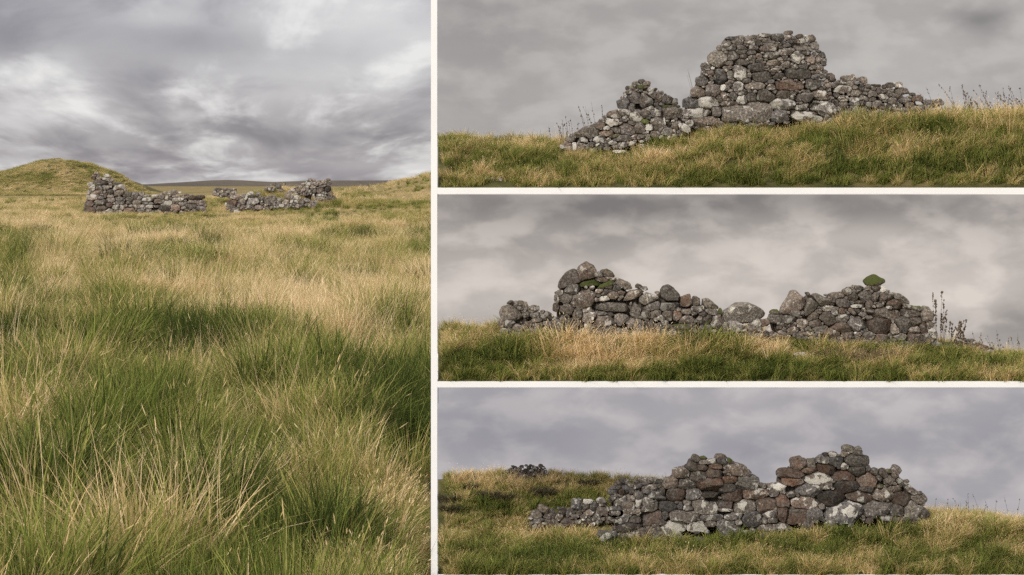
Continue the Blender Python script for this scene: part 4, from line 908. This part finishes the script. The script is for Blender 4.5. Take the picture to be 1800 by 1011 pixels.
# approach: mown-looking short turf in front of and beside the frame
P, Rt, Sc, Ix, Dr = [], [], [], [], []
for x, y in zip(r.uniform(-.5, 3.2, 2600), r.uniform(3.5, YF - .03, 2600)):
    h_ = .06 * r.uniform(.6, 1.2)
    P.append((x, y, float(field_z(x, y)) - .003)); Rt.append((r.normal(0, .1), r.normal(0, .1), r.uniform(0, 6.28))); Sc.append((h_ * 1.6, h_ * 1.6, h_)); Ix.append(int(r.choice([0, 1, 3]))); Dr.append(r.uniform(.25, .6))
for y in r.uniform(5.6, 9.4, 700):                                # low grass right beside the frame's open end
    x = (757.5 - 900) / F * max(y, YF) - r.uniform(.035, .42); h_ = min(.30, .06 + 1.1 * ((757.5 - 900) / F * max(y, YF) - x)) * r.uniform(.6, 1.1)
    P.append((x, y, float(field_z(x, y)) - .01)); Rt.append((r.normal(0, .1), -abs(r.normal(.08, .1)), math.pi + r.normal(0, .5))); Sc.append((h_ * .7, h_ * .7, h_)); Ix.append(int(r.choice([0, 1, 2, 3]))); Dr.append(r.uniform(.2, .75))
scatter('grass', np.array(P), np.array(Rt), np.array(Sc), Ix, Dr, short)

# ------------------------------------------------------------------ single plants that stand out
M_STALK = plain_grass_plant('dry_stalk', [(0, (.085, .06, .04)), (.5, (.19, .14, .09)), (1, (.36, .28, .18))])
M_HEATH = plain_grass_plant('heather', [(0, (.028, .026, .016)), (.5, (.065, .058, .034)), (1, (.12, .10, .055))])
M_RUSH = plain_grass_plant('rush', [(0, (.035, .05, .02)), (.5, (.08, .105, .04)), (1, (.17, .17, .08))])


def stalk_plant(name, label, cat, stems, Y, T, mat, group=None, knobs=(6, 1.2), seed=0):
    """stems: (px base, py tip, px tip); round stems with seed clusters near the top"""
    r = np.random.default_rng(seed); V, Fc, BC = [], [], []
    bx0 = np.mean([s[0] for s in stems]); x0 = (bx0 - 900) * Y / F; z0 = float(T.z(x0, Y)[0]) if T else float(field_z(x0, Y))
    s_ = Y / F
    for (pb, pt, pxt) in stems:
        zb = (float(T.z((pb - 900) * s_, Y)[0]) if T else float(field_z((pb - 900) * s_, Y))) - .005
        base = np.array(((pb - 900) * s_, Y + r.normal(0, .01), zb)); tip = np.array(at(pxt, pt, Y + r.normal(0, .02)))
        H = tip - base; w = .42 * s_; i0 = len(V); n = 6; bc = r.uniform(.1, .6)
        side = np.array((H[0], 0, 0)) * .25
        pts = [base + H * q - side * math.sin(math.pi * q) for q in np.linspace(0, 1, n)]
        for j, p in enumerate(pts):
            ww = w * (1 - .6 * j / (n - 1))
            for a in range(3): V.append(p + ww * np.array((math.cos(a * 2.09), math.sin(a * 2.09), 0))); BC.append(bc)
        for j in range(n - 1):
            for a in range(3):
                Fc.append((i0 + 3 * j + a, i0 + 3 * j + (a + 1) % 3, i0 + 3 * j + 3 + (a + 1) % 3, i0 + 3 * j + 3 + a))
        for _ in range(knobs[0]):
            q = 1 - .45 * r.random() ** 1.5; f = q * (n - 1); j = min(n - 2, int(f)); p = pts[j] + (pts[j + 1] - pts[j]) * (f - j) + np.array((r.normal(0, .8), r.normal(0, .5), r.normal(0, .6))) * s_
            kk = knobs[1] * s_ * r.uniform(.6, 1.3); i1 = len(V); bcv = r.uniform(0, .5)
            for dv in ((1, 0, 0), (-1, 0, 0), (0, 1, 0), (0, -1, 0), (0, 0, 1.5), (0, 0, -1.5)): V.append(p + kk * np.array(dv)); BC.append(bcv)
            for a, b, c in ((0, 2, 4), (2, 1, 4), (1, 3, 4), (3, 0, 4), (2, 0, 5), (1, 2, 5), (3, 1, 5), (0, 3, 5)): Fc.append((i1 + a, i1 + b, i1 + c))
    o0 = np.array((x0, Y, z0)); me = pymesh(name, [p - o0 for p in V], Fc)
    a = me.attributes.new('bc', 'FLOAT', 'POINT'); a.data.foreach_set('value', np.array(BC, np.float32))
    o = link(name, me, mats=[mat], label=label, cat=cat, group=group); o.location = o0
    return o


q = np.random.default_rng(5)
def stems(n, p0, p1, t0, t1, dx=6): return [(q.uniform(p0, p1), q.uniform(t0, t1), 0) for _ in range(n)] and [(b, q.uniform(t0, t1), b + q.normal(dx, abs(dx) * .6 + 2)) for b in q.uniform(p0, p1, n)]
stalk_plant('dock_plant', 'tall dried brown dock stalks against pale sky at the stacked wall end', 'plant', stems(9, 1640, 1662, 512, 560, 4) + stems(14, 1655, 1692, 560, 590, 8), Y2 + .03, T2, M_STALK, knobs=(14, 1.3), seed=1)
stalk_plant('rush_clump', 'sparse seeding rushes leaning beside the low turfed bank', 'plant', stems(14, 1715, 1800, 578, 606, -5), Y2 + .12, T2, M_STALK, knobs=(4, 1.0), seed=2)
stalk_plant('rush_clump', 'dark seeding rush stems against the sky above the white spotted spill', 'plant', stems(10, 1028, 1062, 176, 205, -8) + stems(14, 965, 1028, 205, 226, -4), Y1 + .16, T1, M_STALK, knobs=(4, 1.0), seed=3)
stalk_plant('seeding_grass', 'long bent seed heads blowing on the skyline past the downhill wall', 'plant', stems(34, 1680, 1815, 148, 182, -14), Y1 + .16, T1, M_STALK, knobs=(10, .9), seed=4)
stalk_plant('seeding_grass', 'two thin grass stalks arching over the lowest end of the downhill wall', 'plant', [(1642, 153, 1628), (1650, 160, 1612)], Y1 + .14, T1, M_STALK, knobs=(8, .8), seed=5)
stalk_plant('twig', 'bare twig poking sideways from the tower stump edge', 'twig', [(1226, 122, 1209), (1226, 133, 1208), (1228, 128, 1211)], Y1 + .09, T1, M_STALK, knobs=(1, .6), seed=6)
stalk_plant('rush_clump', 'wispy dry stems on the ridge beside the dark brown wall end', 'plant', stems(14, 1640, 1800, 868, 890, -4), Y3 + .44, T3, M_STALK, knobs=(4, .8), seed=7)


def blade_plant(name, label, cat, px, Y, T, hpx, n, mat, spread, lean, curl, width, seed, bcr=(0, 1), group=None, flat=1.0):
    x = (px - 900) * Y / F; z = float(T.z(x, Y)[0]) if T else float(field_z(x, Y)); h = hpx * Y / F
    o = tuft(name, n, h, width * Y / F, spread * Y / F, lean, curl, 0, mat, 4, bcr, seed=seed); COL.objects.link(o); o.location = (x, Y, z - .01)
    o['label'] = label; o['category'] = cat
    if group or name == 'rush_tussock': o['group'] = group or 'rush tussocks beside the ruins'
    o.scale = (1, flat, 1)
    return o


blade_plant('rush_tussock', 'upright green rush tussock in front of the boulder heap', 'plant', 1075, Y2 - .06, T2, 42, 130, M_RUSH, 26, .18, .12, 1.1, 61)
blade_plant('rush_tussock', 'tall grey green rush tussock beside the squat mossy stub', 'plant', 880, Y2 - .03, T2, 44, 90, M_RUSH, 12, .2, .1, 1.0, 62)
blade_plant('rush_tussock', 'thin green rush tussock growing before the round boulder', 'plant', 1222, Y2 - .04, T2, 60, 110, M_RUSH, 16, .2, .12, 1.0, 63)
blade_plant('rush_tussock', 'green rush tussock between the low grey stones and the high wall', 'plant', 1080, Y3 - .01, T3, 58, 120, M_RUSH, 18, .22, .14, 1.0, 64)
blade_plant('rush_tussock', 'dark rush tussock against the foot of the pale downhill wall', 'plant', 1532, Y1 + .02, T1, 40, 120, M_RUSH, 28, .2, .12, 1.0, 65)
blade_plant('straw_tussock', 'orange dry grass tussock below the broad slab boulder', 'plant', 1350, Y2 - .07, T2, 44, 170, M_GRASS_S, 34, .2, .2, 1.1, 66)['dry'] = .8
blade_plant('dead_grass_bank', 'dark brown bank of dead grass under the stacked wall', 'plant', 1500, Y2 - .10, T2, 36, 700, M_STALK, 75, .4, .6, 1.4, 67, (.05, .75), flat=.25)
for k, (zx, zy, w_, h_, lab) in enumerate([(120, 480, 110, 50, 'dark heather clump lowest on the far slope'), (60, 385, 180, 40, 'long dark heather strip touching the white frame edge'), (440, 370, 130, 55, 'big dark heather clump in the middle of the far slope'), (565, 380, 120, 45, 'dark heather clump next to the small pale stone'), (905, 345, 130, 60, 'rounded dark heather clump above the low grey stones'), (285, 283, 90, 30, 'small dark heather clump high under the ridge crest'), (1280, 258, 120, 36, 'faint dark heather clump under the crest near the back wall')]):
    px = 768 + zx / Z3d[2]; py = 800 + zy / Z3d[2]
    ys_ = np.linspace(Y3 + .05, Y3 + .45, 120); pys = np.array([HOR + (EYE - T3.z((px - 900) * y / F, y)[0]) * F / y for y in ys_])
    Yh = float(ys_[np.argmin(np.abs(pys - (py + h_ / Z3d[2] * .3)))])
    blade_plant('heather_clump', lab, 'shrub', max(px, 790), Yh, T3, h_ / Z3d[2] * 1.5 + 10, 420, M_HEATH, w_ / Z3d[2] * .42, .3, .5, 2.0, 70 + k, group='dark heather clumps on the far slope', flat=.5)
print('stones', sum(q_.n for q_, _ in RUINS))
